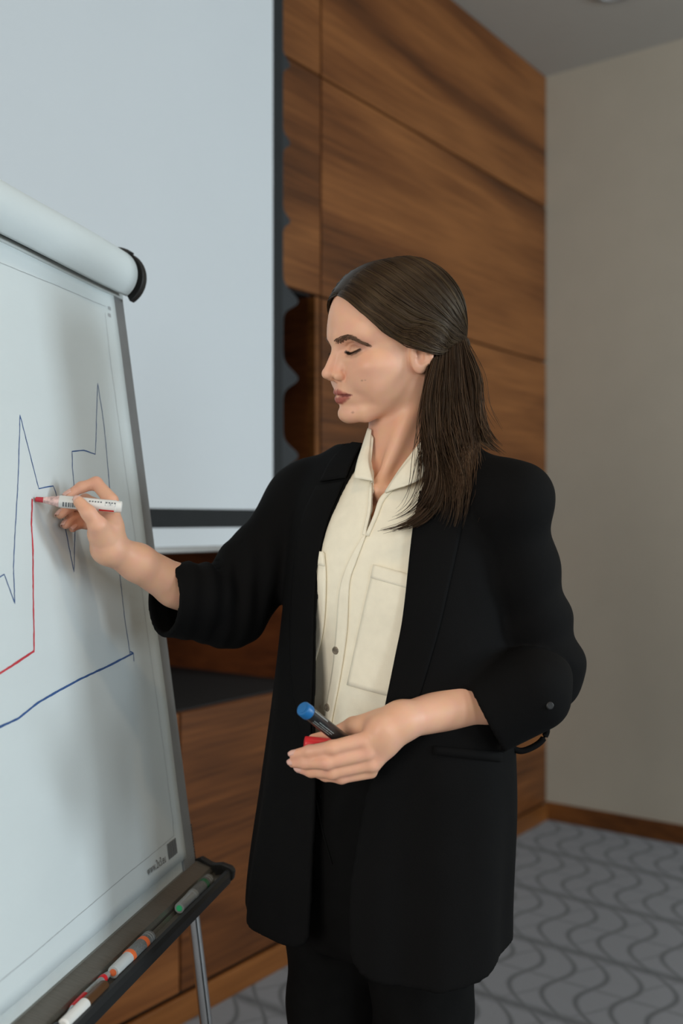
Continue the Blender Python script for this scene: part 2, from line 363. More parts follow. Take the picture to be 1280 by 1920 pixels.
def board_uv(px, py, n=0.0):
    r = at(px, py, 1.0) - Vector((0, 0, EYE)); o = Vector((0, 0, EYE))
    t = (P1 + b_n * n - o).dot(b_n) / r.dot(b_n); q = o + r * t - P1
    return q.dot(b_u), q.dot(b_v)
def bpt(u, v, n): return BM @ Vector((u, v, n))
easel = empty('flip_chart_easel', bpt(0.35, 0, 0)); easel.location.z = 0
tag(easel, 'flip chart easel with aluminium frame, pen tray and a big paper pad beside the woman', 'flip chart')
def child(o, parent):
    """parent without moving (parent is an unrotated empty)"""
    o.parent = parent; o.matrix_parent_inverse = parent.matrix_world.inverted(); return o
bpy.context.view_layer.update()
BW_, BH = 0.70, 1.0
def bbox_(name, lo, hi, m, bevel=0): return child(box(name, lo, hi, m, None, BM, bevel), easel)
bbox_('board', (.004, 0, -.016), (BW_ - .004, BH - .01, .0), M_board)
bbox_('side_frame', (0, -.004, -.02), (.048, BH - .04, .0035), M_frame, .002)
bbox_('side_frame', (BW_ - .034, -.004, -.02), (BW_, BH - .04, .0035), M_frame, .002)
bbox_('top_frame', (0, BH - .05, -.02), (BW_, BH - .02, .003), M_frame, .002)
# paper pad: front sheet, and the used sheets folded back over the top
PU0, PU1, PV0, PV1 = .044, .690, .026, .955
def grid_mesh(name, fn, nu, nv, m, parent, thick=0.0):
    v = np.array([fn(i / (nu - 1), j / (nv - 1)) for i in range(nu) for j in range(nv)])
    f = [(i * nv + j, (i + 1) * nv + j, (i + 1) * nv + j + 1, i * nv + j + 1) for i in range(nu - 1) for j in range(nv - 1)]
    o = from_np(name, v, f, m, parent)
    if thick:
        s = o.modifiers.new('thick', 'SOLIDIFY'); s.thickness = thick; s.offset = 0
    return o
def sheet(s, t):
    u = PU0 + (PU1 - PU0) * s; v = PV0 + (PV1 - PV0) * t
    n = .0052 + .0007 * math.sin(u * 16 + v * 3) * math.sin(v * 7 + 1) + .0004 * math.sin(u * 37 + v * 21)
    return bpt(u, v, n + .003 * max(0, (0.06 - s) / .06) ** 2 * (.4 + .6 * math.sin(v * 3.1)))
pad = child(grid_mesh('paper_sheet', sheet, 40, 60, M_paper, None, .0006), easel)
bbox_('pad_sheets', (PU0 + .002, PV0 + .001, .0005), (PU1, PV1 - .01, .0036), M_paper)
bbox_('clamp_bar', (.012, .9485, .002), (BW_ - .012, .957, .010), M_board, .002)
RC, RR = .987, .041
def roll(s, t):
    a = math.radians(-66) + t * math.radians(285); r = RR + .004 * t + .0012 * math.sin(s * 9)
    return bpt(.026 + (.674) * s, RC + r * math.sin(a), .004 + r * math.cos(a))
child(grid_mesh('rolled_sheets', roll, 24, 48, M_paper, None, .0016), easel)
# black end bracket of the paper clamp
def arc_pts(c, r0, r1, a0, a1, k=16):
    A = [math.radians(a0 + (a1 - a0) * i / k) for i in range(k + 1)]
    return [(c[0] + r1 * math.cos(a), c[1] + r1 * math.sin(a)) for a in A] + [(c[0] + r0 * math.cos(a), c[1] + r0 * math.sin(a)) for a in A[::-1]]
NV = Matrix(((0, 0, 1, 0), (0, 1, 0, 0), (1, 0, 0, 0), (0, 0, 0, 1)))      # (n, v, u) -> (u, v, n)
child(prism('clamp_bracket', arc_pts((.004, RC), .030, .046, -70, 50), -.004, .012, BM @ NV, M_bplast, None, .0015), easel)
child(prism('clamp_bracket', arc_pts((.004, RC), .030, .049, 50, 95), .002, .022, BM @ NV, M_bplast, None, .0015), easel)
child(prism('clamp_knob', [(.0 + .016 * math.cos(a * .5236), RC + .016 * math.sin(a * .5236)) for a in range(12)], -.006, .03, BM @ NV, M_bplast), easel)
# tray
TRAY_L = BW_ + .004
def tprism(name, pts, m, h0=-.004, h1=TRAY_L, bevel=0): return child(prism(name, pts, h0, h1, BM @ NV, m, None, bevel), easel)
tprism('tray_ledge', [(.0, .006), (.004, .006), (.027, -.006), (.029, -.012), (.029, -.026), (0, -.026)], M_tray)
tprism('tray_channel', [(.031, -.015), (.034, -.020), (.050, -.020), (.053, -.015), (.0535, -.026), (.031, -.026)], M_tray)
tprism('tray_lip', [(.0535, -.012), (.0595, -.013), (.061, -.020), (.058, -.034), (.030, -.034), (.030, -.026), (.0535, -.026)], M_bplast)
tprism('tray_end_cap', [(-.004, .006), (.012, .010), (.030, -.002), (.046, -.002), (.062, -.009), (.066, -.016), (.062, -.030), (.05, -.036), (-.004, -.03)], M_bplast, -.016, -.004, .002)
tprism('tray_end_cap', [(-.004, .006), (.012, .010), (.030, -.002), (.046, -.002), (.062, -.009), (.066, -.016), (.062, -.030), (.05, -.036), (-.004, -.03)], M_bplast, TRAY_L, TRAY_L + .012, .002)
for i in range(14): bbox_('rib', (-.010, .004 + .0045 * i, -.016), (.001, .0065 + .0045 * i, .0005), M_bplast)
for i in range(9): bbox_('rib', (-.017, -.004 - .0014 * i, .012 + .004 * i), (-.003, .0035 - .0014 * i, .0142 + .004 * i), M_bplast)
bbox_('corner_cap', (-.008, -.006, -.018), (.004, .060, -.001), M_bplast, .002)
# legs
def leg_pt(px, py, n=-.03):
    u, v = board_uv(px, py, n); return u, v
(ua, va), (ub, vb) = leg_pt(362, 1715), leg_pt(386, 1915)
k = (ub - ua) / (vb - va)
def leg(u_of_v, name='leg'):
    v_end = -(bpt(0, 0, -.03).z - .014) / b_v.z
    a, b = bpt(u_of_v(-.005), -.005, -.03), bpt(u_of_v(v_end), v_end, -.03)
    o = child(lathe(name, a, b, [(0, .0105), ((b - a).length, .0105)], M_chrome, seg=20), easel)
    s = o.data
    c = child(lathe('rubber_foot', b - (b - a).normalized() * .03, b, [(0, .014), (.025, .015), (.032, .012)], M_bplast, seg=16), easel)
    d = (b - a).normalized(); off = (b_n * .35 - b_u * .93).normalized() * .0098
    g = child(lathe('leg_groove', a + off, b - d * .03 + off, [(0, .0026), ((b - a).length - .03, .0026)], M_bplast, seg=8), easel)
leg(lambda v: ua + (v - va) * k); leg(lambda v: BW_ - (ua + (v - va) * k))
a = bpt(.35, .80, -.03); b = Vector((a.x, a.y, 0)) - bn_h * .42; b.z = .012
child(lathe('rear_leg', a, b, [(0, .0105), ((b - a).length, .0105)], M_chrome, seg=16), easel)
child(lathe('rubber_foot', b + (a - b).normalized() * .03, b, [(0, .014), (.025, .015), (.032, .012)], M_bplast, seg=16), easel)

# drawing on the paper
PN = .0072
def ribbon(name, pix, w, m, closed=False):
    """ink line through photograph pixels, laid on the sheet"""
    q = []
    for (x0, y0), (x1, y1) in zip(pix, pix[1:]):
        kk = max(2, int(math.hypot(x1 - x0, y1 - y0) / 6))
        for i in range(kk): q.append((x0 + (x1 - x0) * i / kk, y0 + (y1 - y0) * i / kk))
    q.append(pix[-1]); rnd = random.Random(len(pix) * 7 + int(pix[0][0]))
    uv = [Vector(board_uv(x + rnd.uniform(-.25, .25), y + rnd.uniform(-.25, .25), PN)) for x, y in q]
    bm = bmesh.new(); L_, R_ = [], []
    for i, p in enumerate(uv):
        t = (uv[min(i + 1, len(uv) - 1)] - uv[max(i - 1, 0)]).normalized(); nn = Vector((-t.y, t.x))
        ww = w * (.8 + .4 * rnd.random())
        sh = .0052 + .0007 * math.sin(p.x * 16 + p.y * 3) * math.sin(p.y * 7 + 1) + .0004 * math.sin(p.x * 37 + p.y * 21)
        s_ = (p.x - PU0) / (PU1 - PU0); sh += .003 * max(0, (0.06 - s_) / .06) ** 2 * (.4 + .6 * math.sin(p.y * 3.1))
        a = p + nn * ww / 2; b = p - nn * ww / 2
        L_.append(bm.verts.new(bpt(a.x, a.y, sh + .0007))); R_.append(bm.verts.new(bpt(b.x, b.y, sh + .0007)))
    for i in range(len(uv) - 1): bm.faces.new([L_[i], L_[i + 1], R_[i + 1], R_[i]])
    return child(from_bm(name, bm, m), easel)
def c7(*p): return [(x / 2.743, 680 + y / 2.743) for x, y in p]
ribbon('blue_curve', c7((-160, 1180), (0, 1105), (28, 1088), (82, 1238), (75, 1050), (85, 850), (100, 600), (110, 268), (130, 350), (205, 648), (240, 640), (280, 633), (293, 665), (345, 865), (384, 1075), (390, 870), (387, 700), (385, 625), (378, 540), (376, 455), (435, 450), (492, 470), (496, 400), (500, 250), (507, 105), (535, 300), (550, 450), (566, 635), (600, 900), (622, 1115), (645, 1330), (660, 1420), (672, 1500)), .0016, M_ink_b)
ribbon('blue_axis', c7((-300, 1960), (0, 1875), (100, 1830), (200, 1750), (300, 1690), (420, 1625), (550, 1565), (690, 1493)), .0029, M_ink_b)
ribbon('blue_arrow', c7((672, 1485), (690, 1493), (692, 1535)), .002, M_ink_b)
ribbon('red_curve', c7((-250, 1760), (0, 1600), (95, 1540), (183, 1482), (183, 1380), (178, 1150), (176, 950), (168, 830), (172, 700)), .0029, M_ink_r)
# printed margin, web address and barcode
ribbon('margin_line', [(-60, 1893), (0, 1842), (180, 1690), (327, 1567), (325, 1540)], .0009, M_print_l)
ribbon('margin_line', [(-60, 468), (0, 492), (100, 532), (200, 574)], .0009, M_print_l)
ribbon('margin_line', [(199, 585), (210, 690), (255, 1010), (326, 1545)], .0007, M_print_l)
def text_on_board(s, p0, p1, h, m):
    u0, v0 = board_uv(*p0, PN); u1, v1 = board_uv(*p1, PN)
    cu = bpy.data.curves.new('txt', 'FONT'); cu.body = s; cu.size = 1; cu.extrude = 0
    o = bpy.data.objects.new('txt', cu); C.objects.link(o); bpy.context.view_layer.update()
    me = bpy.data.meshes.new_from_object(o.evaluated_get(bpy.context.evaluated_depsgraph_get())); bpy.data.objects.remove(o)
    xs = [v.co.x for v in me.vertices]; W = max(xs); ln = math.hypot(u1 - u0, v1 - v0)
    dx = Vector(((u1 - u0) / ln, (v1 - v0) / ln)); dy = Vector((dx.y, -dx.x))
    if dy.y < 0: dy = -dy
    for v in me.vertices:
        q = Vector((u0, v0)) + dx * (v.co.x / W * ln) + dy * (v.co.y / .7 * h)
        v.co = bpt(q.x, q.y, PN + .0004)
    me.materials.append(m); o = bpy.data.objects.new('web_address', me); C.objects.link(o); return child(o, easel)
text_on_board('www.2x3.eu', (277, 1642), (311, 1616), .013, M_print)
rnd = random.Random(3); u0, v0 = board_uv(317, 1612, PN); u1, _ = board_uv(331, 1600, PN)
x = u0
bm = bmesh.new()
while (x - u1) * (u0 - u1) > 0 and len(bm.verts) < 400:
    w = rnd.choice((.0012, .0022, .0034)); 
    add_box(bm, (x - w, v0, PN), (x, v0 + .024, PN + .0004), BM); x -= w + rnd.choice((.0014, .0024))
child(from_bm('barcode', bm, M_print), easel)
for yy in (577, 590): ribbon('corner_mark', [(204, yy), (209, yy + 2)], .006, M_print_l)

# ------------------------------------------------------------------ pens
M_barrel = mat('white_marker_barrel', (0.78, 0.77, 0.74), 0.35, var=0.03)
M_red = mat('red_marker_plastic', (0.62, 0.012, 0.02), 0.4, var=0.05)
M_blue = mat('blue_marker_plastic', (0.008, 0.13, 0.36), 0.4, var=0.08)
M_green = mat('green_marker_plastic', (0.012, 0.16, 0.06), 0.35)
M_greeni = mat('bright_green_insert', (0.05, 0.55, 0.22), 0.3)
M_orange = mat('orange_marker_plastic', (0.80, 0.16, 0.045), 0.4)
M_grey_lbl = mat('grey_printed_label', (0.16, 0.17, 0.17), 0.45, var=0.5, scale=900, stretch=(1, 1, 1))
M_silver = mat('silver_grey_plastic', (0.36, 0.38, 0.38), 0.35, 0.3)
M_bodyblk = mat('black_marker_barrel', (0.012, 0.013, 0.014), 0.3)
M_brown = mat('brown_marker_barrel', (0.10, 0.045, 0.018), 0.4)
def tray_pt(px, py, n=.043, r=.0095):
    u, _ = board_uv(px, py, n)
    for _i in range(4):
        # refine: the pixel ray at the pen's height above the tray
        pass
    return u
def whiteboard_marker(name, a, b, label, ring, tip):
    """marker lying from its cap end a to its tail b"""
    a, b = Vector(a), Vector(b); L = (b - a).length; d = (b - a).normalized()
    t = empty(name, a); tag(t, label, 'marker', 'markers on the flip chart tray')
    z = Vector((0, 0, 0)); e = d
    def part(nm, prof, m): return lathe(nm, z, e, prof, m, t, seg=24)
    part('cap', [(0, .0062), (0, .0074), (.002, .0080), (L * .36, .0086), (L * .38, .0086)], M_silver if ring is M_green else mat('white_cap', (.5, .52, .52), .35))
    part('cap_insert', [(-.0004, .0046), (.0006, .0046)], tip)
    part('collar', [(L * .38, .0092), (L * .44, .0096), (L * .45, .0094)], ring if ring is M_orange else M_silver)
    part('barrel', [(L * .45, .0093), (L * .985, .0093), (L, .0085)], M_grey_lbl)
    part('colour_band', [(L * .74, .0095), (L * .82, .0095)], ring)
    for q in (.88, .93): part('printed_band', [(L * q, .0094), (L * (q + .02), .0094)], M_silver)
    return t
NT, VT = .043, -.0098
def tray_line(pa, pb, n=NT, v=VT):
    def u_at(px):
        lo, hi = -.1, 1.2                    # find u whose projection has this image column
        for _ in range(50):
            m_ = (lo + hi) / 2; q = bpt(m_, v, n); x = 640 + q.x / q.y * FPX
            if x > px: lo = m_
            else: hi = m_
        return lo
    return bpt(u_at(pa), v, n), bpt(u_at(pb), v, n)
whiteboard_marker('board_marker', *tray_line(336, 392), 'grey marker with dark green band lying at the far end of the tray', M_green, M_greeni)
whiteboard_marker('board_marker', *tray_line(212, 281), 'white capped marker with orange bands lying in the middle of the tray', M_orange, M_orange)
a, b = tray_line(124, 205, .036, -.0115); L = (b - a).length; d = (b - a).normalized()
t = tag(empty('ballpoint_pen', a), 'slim grey pen with a red grip lying behind the orange banded marker', 'pen')
lathe('tip', (0, 0, 0), d, [(0, .0008), (.004, .0014), (.016, .0042)], M_chrome, t)
lathe('grip', (0, 0, 0), d, [(.016, .0046), (.03, .0052), (L * .42, .0054)], M_red, t)
lathe('pen_barrel', (0, 0, 0), d, [(L * .42, .0053), (L * .9, .005), (L, .003)], M_silver, t)
lathe('push_button', (0, 0, 0), d, [(L * .80, .0058), (L * .86, .0058)], M_red, t)
a, b = tray_line(118, 196, .0475, -.0110); L = (b - a).length; d = (b - a).normalized()
t = tag(empty('capped_marker', a), 'brown marker with pale cap lying beside the red gripped pen', 'marker', 'markers on the flip chart tray')
lathe('cap', (0, 0, 0), d, [(0, .005), (.002, .0074), (L * .50, .0078)], M_barrel, t)
lathe('barrel', (0, 0, 0), d, [(L * .50, .0072), (L * .97, .0072), (L, .006)], M_brown, t)
a, b = tray_line(30, 108, .040, -.0110); L = (b - a).length; d = (b - a).normalized()
t = tag(empty('black_pen', a), 'black pen on the tray nearest the bottom edge', 'pen')
lathe('pen_barrel', (0, 0, 0), d, [(0, .003), (.01, .0055), (L * .9, .0055), (L, .004)], M_bodyblk, t)
lathe('pen_clip', (0, 0, 0), d, [(L * .6, .006), (L * .63, .006)], M_silver, t)

# ------------------------------------------------------------------ smooth solids: signed distance fields meshed by surface nets
def smin(a, b, k):
    h = np.clip(0.5 + 0.5 * (b - a) / k, 0, 1); return b + (a - b) * h - k * h * (1 - h)
def smax(a, b, k): return -smin(-a, -b, k)
def cone(p, a, b, ra, rb):
    """round cone from a (radius ra) to b (radius rb)"""
    a = np.asarray(a, float); b = np.asarray(b, float); ab = b - a; t = np.clip((p - a) @ ab / (ab @ ab), 0, 1)
    q = p - a - t[:, None] * ab
    return np.sqrt((q * q).sum(1)) - (ra + (rb - ra) * t)
def ellip(p, c, r, R=None):
    q = p - np.asarray(c, float)
    if R is not None: q = q @ R
    r = np.asarray(r, float); k0 = np.sqrt(((q / r) ** 2).sum(1)); k1 = np.sqrt(((q / (r * r)) ** 2).sum(1))
    return k0 * (k0 - 1) / (k1 + 1e-9)
def chain(p, pts, rads, k=0.004):
    d = None
    for i in range(len(pts) - 1):
        e = cone(p, pts[i], pts[i + 1], rads[i], rads[i + 1]); d = e if d is None else smin(d, e, k)
    return d
def sdf_grad(f, v, e=3e-4):
    k = np.array([[1, -1, -1], [-1, -1, 1], [-1, 1, -1], [1, 1, 1]], float)
    return sum(kk[None] * f(v + kk * e)[:, None] for kk in k) / (4 * e)
def sdf_mesh(f, lo, hi, h, slack=1.6, B=8, newton=2):
    lo = np.asarray(lo, float); n = np.ceil((np.asarray(hi, float) - lo) / (h * B)).astype(int)   # blocks per axis
    bi = np.stack(np.meshgrid(*[np.arange(k) for k in n], indexing='ij'), -1).reshape(-1, 3)
    dc = f(lo + (bi + 0.5) * B * h)
    keep = np.abs(dc) < B * h * 0.87 * slack
    V = np.empty(tuple(n * B + 1), np.float32)
    V[:] = 1.0
    loc = np.arange(B + 1)
    L3 = np.stack(np.meshgrid(loc, loc, loc, indexing='ij'), -1).reshape(-1, 3)
    for b in bi[~keep & (dc < 0)]: V[b[0] * B:b[0] * B + B + 1, b[1] * B:b[1] * B + B + 1, b[2] * B:b[2] * B + B + 1] = -1.0
    kb = bi[keep]
    for s in range(0, len(kb), 400):
        bb = kb[s:s + 400]; idx = (bb[:, None, :] * B + L3[None]).reshape(-1, 3)
        V[idx[:, 0], idx[:, 1], idx[:, 2]] = f(lo + idx * h)
    S = V < 0
    any_ = np.zeros(tuple(k - 1 for k in S.shape), np.int8)
    for a in (0, 1):
        for b in (0, 1):
            for c in (0, 1):
                any_ += S[a:S.shape[0] - 1 + a, b:S.shape[1] - 1 + b, c:S.shape[2] - 1 + c]
    act = (any_ > 0) & (any_ < 8); ci = np.argwhere(act)
    ids = np.full(act.shape, -1, np.int32); ids[act] = np.arange(len(ci))
    corn = np.array([(a, b, c) for a in (0, 1) for b in (0, 1) for c in (0, 1)])
    val = np.stack([V[ci[:, 0] + a, ci[:, 1] + b, ci[:, 2] + c] for a, b, c in corn], 1)
    acc = np.zeros((len(ci), 3)); cnt = np.zeros(len(ci))
    for i in range(8):
        for j in range(i + 1, 8):
            if np.abs(corn[i] - corn[j]).sum() != 1: continue
            x = (val[:, i] < 0) != (val[:, j] < 0)
            t = val[:, i] / np.where(x, val[:, i] - val[:, j], 1)
            acc += np.where(x[:, None], corn[i] + t[:, None] * (corn[j] - corn[i]), 0); cnt += x
    v = lo + (ci + acc / cnt[:, None]) * h
    F = []
    for ax in range(3):
        sl0 = [slice(None)] * 3; sl1 = [slice(None)] * 3; sl0[ax] = slice(0, -1); sl1[ax] = slice(1, None)
        s0, s1 = S[tuple(sl0)], S[tuple(sl1)]; e = np.argwhere(s0 != s1); neg = s0[e[:, 0], e[:, 1], e[:, 2]]
        o = [i for i in range(3) if i != ax]
        ok = (e[:, o[0]] > 0) & (e[:, o[1]] > 0) & (e[:, o[0]] < act.shape[o[0]]) & (e[:, o[1]] < act.shape[o[1]])
        e, neg = e[ok], neg[ok]; q = []
        for da, db in ((-1, -1), (0, -1), (0, 0), (-1, 0)):
            c = e.copy(); c[:, o[0]] += da; c[:, o[1]] += db; q.append(ids[c[:, 0], c[:, 1], c[:, 2]])
        q = np.stack(q, 1); flip = neg if ax != 1 else ~neg
        q[~flip] = q[~flip][:, ::-1]; F.append(q[(q >= 0).all(1)])
    F = np.vstack(F)
    for _ in range(newton):
        g = sdf_grad(f, v); m = (g * g).sum(1); s = np.clip(f(v) / np.maximum(m, .05), -h, h) 
        v = v - g * s[:, None] * 0.9
    return v, F
EYE3 = np.array([0, 0, EYE])
def march(f, pix, d0=0.9, d1=2.2, n=160):
    """first hit of the pixels' rays on a solid: walks, then bisects"""
    pix = np.atleast_2d(np.asarray(pix, float))
    r = np.stack([(pix[:, 0] - 640) / FPX, np.ones(len(pix)), (HOR - pix[:, 1]) / FPX], 1)
    ds = np.linspace(d0, d1, n); prev = np.full(len(pix), d0); hit = np.full(len(pix), np.nan)
    for d in ds:
        x = f(EYE3 + r * d); new = np.isnan(hit) & (x < 0)
        if new.any():
            a, b = np.full(new.sum(), d - (ds[1] - ds[0])), np.full(new.sum(), d); rr = r[new]
            for _ in range(14):
                m = (a + b) / 2; ins = f(EYE3 + rr * m[:, None]) < 0; b = np.where(ins, m, b); a = np.where(ins, a, m)
            hit[new] = b
    return EYE3 + r * hit[:, None], hit
def spl(xs, ys):
    """smooth monotone-ish interpolation of a table, for profiles"""
    xs = np.asarray(xs, float); ys = np.asarray(ys, float)
    if xs[0] > xs[-1]: xs, ys = xs[::-1], ys[::-1]
    m = np.gradient(ys, xs)
    def g(x):
        x = np.clip(x, xs[0], xs[-1]); i = np.clip(np.searchsorted(xs, x) - 1, 0, len(xs) - 2)
        h = xs[i + 1] - xs[i]; t = (x - xs[i]) / h
        return (2*t**3 - 3*t**2 + 1) * ys[i] + (t**3 - 2*t**2 + t) * h * m[i] + (-2*t**3 + 3*t**2) * ys[i + 1] + (t**3 - t**2) * h * m[i + 1]
    return g
HEAD_H, HAND_H = .0015, .0020

# ------------------------------------------------------------------ the woman: skin
HY, HP, HR = math.radians(66), math.radians(8), math.radians(-6)
zz = np.array([0, 0, 1.0])
_F0 = np.array([-math.sin(HY), -math.cos(HY), 0]); _L0 = np.array([math.cos(HY), -math.sin(HY), 0])
h_F = _F0 * math.cos(HP) - zz * math.sin(HP); _U0 = _F0 * math.sin(HP) + zz * math.cos(HP)
h_L = math.cos(HR) * _L0 + math.sin(HR) * _U0; h_U = math.cos(HR) * _U0 - math.sin(HR) * _L0
HRM = np.stack([h_F, h_L, h_U], 1)               # columns: forward, her left, up
HO = np.array([0.074, 1.465, 1.556])
def to_head(p): return (p - HO) @ HRM
def head_w(q): return HO + np.asarray(q, float) @ HRM.T
def table(g, lo, hi, n=600):
    """a profile tabulated for speed"""
    X = np.linspace(lo, hi, n); Y = g(X); return lambda x: np.interp(x, X, Y)
fr = table(spl([.131, .126, .118, .105, .088, .065, .045, .032, .021, .005, -.010, -.026, -.036, -.041, -.047, -.0555, -.064, -.0726, -.080, -.087, -.095, -.11],
         [.004, .030, .046, .064, .0785, .0885, .0935, .0935, .0890, .0855, .0855, .0885, .0920, .0925, .0895, .0900, .0855, .0885, .0870, .079, .066, .05]), -.11, .131)
bk = table(spl([.131, .126, .118, .10, .07, .04, .01, -.02, -.05, -.09, -.11], [.004, .036, .053, .076, .093, .099, .095, .084, .070, .062, .06]), -.11, .131)
wd = table(spl([.131, .126, .118, .105, .08, .06, .035, .01, -.01, -.03, -.05, -.065, -.08, -.09, -.11], [.004, .030, .045, .057, .0675, .072, .073, .0700, .0670, .0625, .0560, .049, .039, .030, .02]), -.11, .131)
def head_base(q):
    F, L, U = q[:, 0], np.abs(q[:, 1]), q[:, 2]
    A = np.where(F > 0, fr(U), bk(U)); w = wd(U)
    a = np.abs(F) / A; b = L / w
    r = np.sqrt(a * a + b * b); sq = np.interp(U, (-.06, -.02, .02, .05), (-.035, -.025, .0, .05))
    r = np.where(F > 0, r * (1 - sq * (2 * a * b / (a * a + b * b + 1e-9)) ** 2), r)    # squared forehead, tapering lower face
    d = (1 - 1 / np.maximum(r, .05)) * np.maximum(np.sqrt(F * F + L * L), .012)
    t = np.clip((U - .035) / .03, 0, 1); t = t * t * (3 - 2 * t)
    i = np.flatnonzero(t > 0)
    if len(i): d[i] = d[i] * (1 - t[i]) + ellip(q[i], (-.003, 0, .045), (.0965, .0735, .0870)) * t[i]
    return d
def mir(q): m = q.copy(); m[:, 1] = np.abs(m[:, 1]); return m
UPL = [(0, -.0435), (.0045, -.0427), (.0100, -.0437), (.0170, -.0458), (.0245, -.0478)]; LOL = [(0, -.0540), (.006, -.0539), (.0125, -.0522), (.0185, -.0500), (.0240, -.0481)]
MID = [(0, -.0487), (.006, -.0480), (.013, -.0478), (.020, -.0480), (.0265, -.0483)]
def on_face(LU, inset=0.0):
    """points on the bare face at (left, up), set in by inset"""
    LU = np.asarray(LU, float); a = np.full(len(LU), .03); b = np.full(len(LU), .13)
    for _ in range(24):
        m = (a + b) / 2; ins = face(np.stack([m, LU[:, 0], LU[:, 1]], 1), 0) < 0; a = np.where(ins, m, a); b = np.where(ins, b, m)
    return np.stack([a - inset, LU[:, 0], LU[:, 1]], 1)
def lips_d(m):
    up = chain(m, P_UP, [.0034, .0038, .0035, .0028, .0014], .003)
    lo = chain(m, P_LO, [.0048, .0047, .0041, .0032, .0014], .003)
    return up, lo
_a = math.radians(-12); EARR = np.array([[math.cos(_a), 0, math.sin(_a)], [0, 1, 0], [-math.sin(_a), 0, math.cos(_a)]])
LASH = [(.0155, .0128), (.0215, .0106), (.0300, .0096), (.0380, .0108), (.0445, .0140)]; CREASE = [(.0175, .0190), (.0250, .0222), (.0340, .0225), (.0425, .0195), (.0470, .0165)]
def features(q, d, stage):
    m = mir(q)
    d = smin(d, ellip(m, (.0500, .0470, -.010), (.028, .0195, .0165)), .022)          # cheekbone
    d = smin(d, ellip(m, (.0640, .0300, -.024), (.0190, .0170, .0180)), .020)         # cheek beside the nose
    d = smin(d, ellip(m, (.0440, .0440, -.036), (.0220, .0130, .0220)), .022)         # cheek
    d = smin(d, ellip(q, (.0775, 0, -.0750), (.0125, .0165, .0120)), .012)            # chin
    d = smin(d, cone(m, (.0850, .009, .0310), (.0620, .046, .0300), .0070, .0065), .012)   # brow ridge
    d = smax(d, -ellip(m, (.0915, .0305, .0145), (.0185, .0185, .0115)), .009)        # eye socket
    d = smin(d, ellip(m, (.0672, .0305, .0140), (.0130, .0150, .0112)), .004)         # eyeball under the lids
    d = smin(d, cone(m, (.0800, .018, .0015), (.0660, .043, .0010), .0036, .0036), .010)
    # nose
    d = smin(d, cone(q, (.0835, 0, .0235), (.1045, 0, -.0130), .0058, .0062), .011)
    d = smin(d, cone(m, (.0820, .0085, .004), (.0925, .0085, -.0165), .0060, .0062), .008)
    d = smin(d, ellip(q, (.1050, 0, -.0165), (.0082, .0076, .0070)), .005)
    d = smin(d, ellip(m, (.0930, .0112, -.0205), (.0082, .0056, .0064)), .004)
    d = smin(d, cone(q, (.101, 0, -.0225), (.0905, 0, -.0265), .0036, .0042), .004)
    d = smax(d, -cone(m, (.1010, .0056, -.0275), (.0925, .0070, -.0235), .0023, .0030), .0018)   # nostril
    d = smax(d, -chain(m, [(.0880, .0165, -.0145), (.0850, .0180, -.0215), (.0860, .0165, -.0265)], [.0008, .0010, .0008], .002), .004)  # crease behind the wing
    d = smin(d, ellip(q, (.0700, 0, -.0465), (.0200, .0270, .0160)), .010)            # mouth mound
    d = smax(d, -cone(q, (.0965, 0, -.029), (.0985, 0, -.0365), .0012, .0020), .004)  # philtrum
    if stage == 0: return d
    up, lo = lips_d(m)
    d = smin(d, np.minimum(up, lo), .0030)
    d = smax(d, -chain(m, P_MID, [.0012, .0012, .0012, .0011, .0008], .002), .0016)
    d = smin(d, chain(m, P_LID, [.0010, .0016, .0018, .0016, .0010], .002), .0030)        # edge of the upper lid
    d = smax(d, -chain(m, P_SLIT, [.0008, .0015, .0017, .0015, .0008], .002), .0014)      # lid slit
    d = smax(d, -chain(m, P_CRE, [.0008, .0012, .0012, .0012, .0008], .002), .0030)       # lid crease
    return d
RIM = catmull([(.006, .0720, .006), (.004, .0780, .023), (-.009, .0820, .028), (-.020, .0835, .018), (-.021, .0820, .001), (-.013, .0785, -.017)], 12)
def ear(q, d):
    m = mir(q); m[:, 2] -= .004
    e = ellip(m, (-.006, .0720, -.002), (.0165, .0065, .0270), EARR)
    rim = chain(m, RIM, [.0028] * len(RIM), .003)
    e = smin(smin(e, rim, .005), ellip(m, (-.0035, .0735, -.0215), (.0076, .0042, .0080)), .006)
    e = smax(e, -ellip(m, (-.0035, .0810, -.006), (.0085, .0090, .0125), EARR), .003)
    e = smin(e, cone(m, (-.014, .0755, .015), (-.012, .0755, -.011), .0024, .0026), .004)
    e = smin(e, cone(m, (.006, .0725, .0005), (.004, .0745, -.006), .0026, .0028), .003)
    return smin(d, e, .005)
def face(q, stage=1):
    """head in its own frame: F forward, L left, U up, origin between the ears"""
    d = head_base(q)
    d = smax(d, (-q[:, 2] - .0575 - .375 * q[:, 0]) / 1.068, .014)                    # underside of the jaw
    m = mir(q)
    d = smin(d, cone(m, (.002, .0455, -.046), (.060, .022, -.0755), .0105, .0115), .020)  # jaw line
    i = np.flatnonzero((q[:, 0] > -.006) & (q[:, 2] < .06) & (q[:, 2] > -.11))
    if len(i): d[i] = features(q[i], d[i], stage)
    i = np.flatnonzero((np.abs(q[:, 1]) > .045) & (np.abs(q[:, 0]) < .05) & (np.abs(q[:, 2]) < .05))
    if len(i): d[i] = ear(q[i], d[i])
    return d
P_UP = on_face(UPL, .0024); P_LO = on_face(LOL, .0030); P_MID = on_face(MID, -.0012); P_MID[:2, 0] += .0015
P_LID = on_face([(a, b + .0016) for a, b in LASH], .0008); P_SLIT = on_face([(a, b - .0008) for a, b in LASH], -.0004); P_CRE = on_face(CREASE, 0.0)
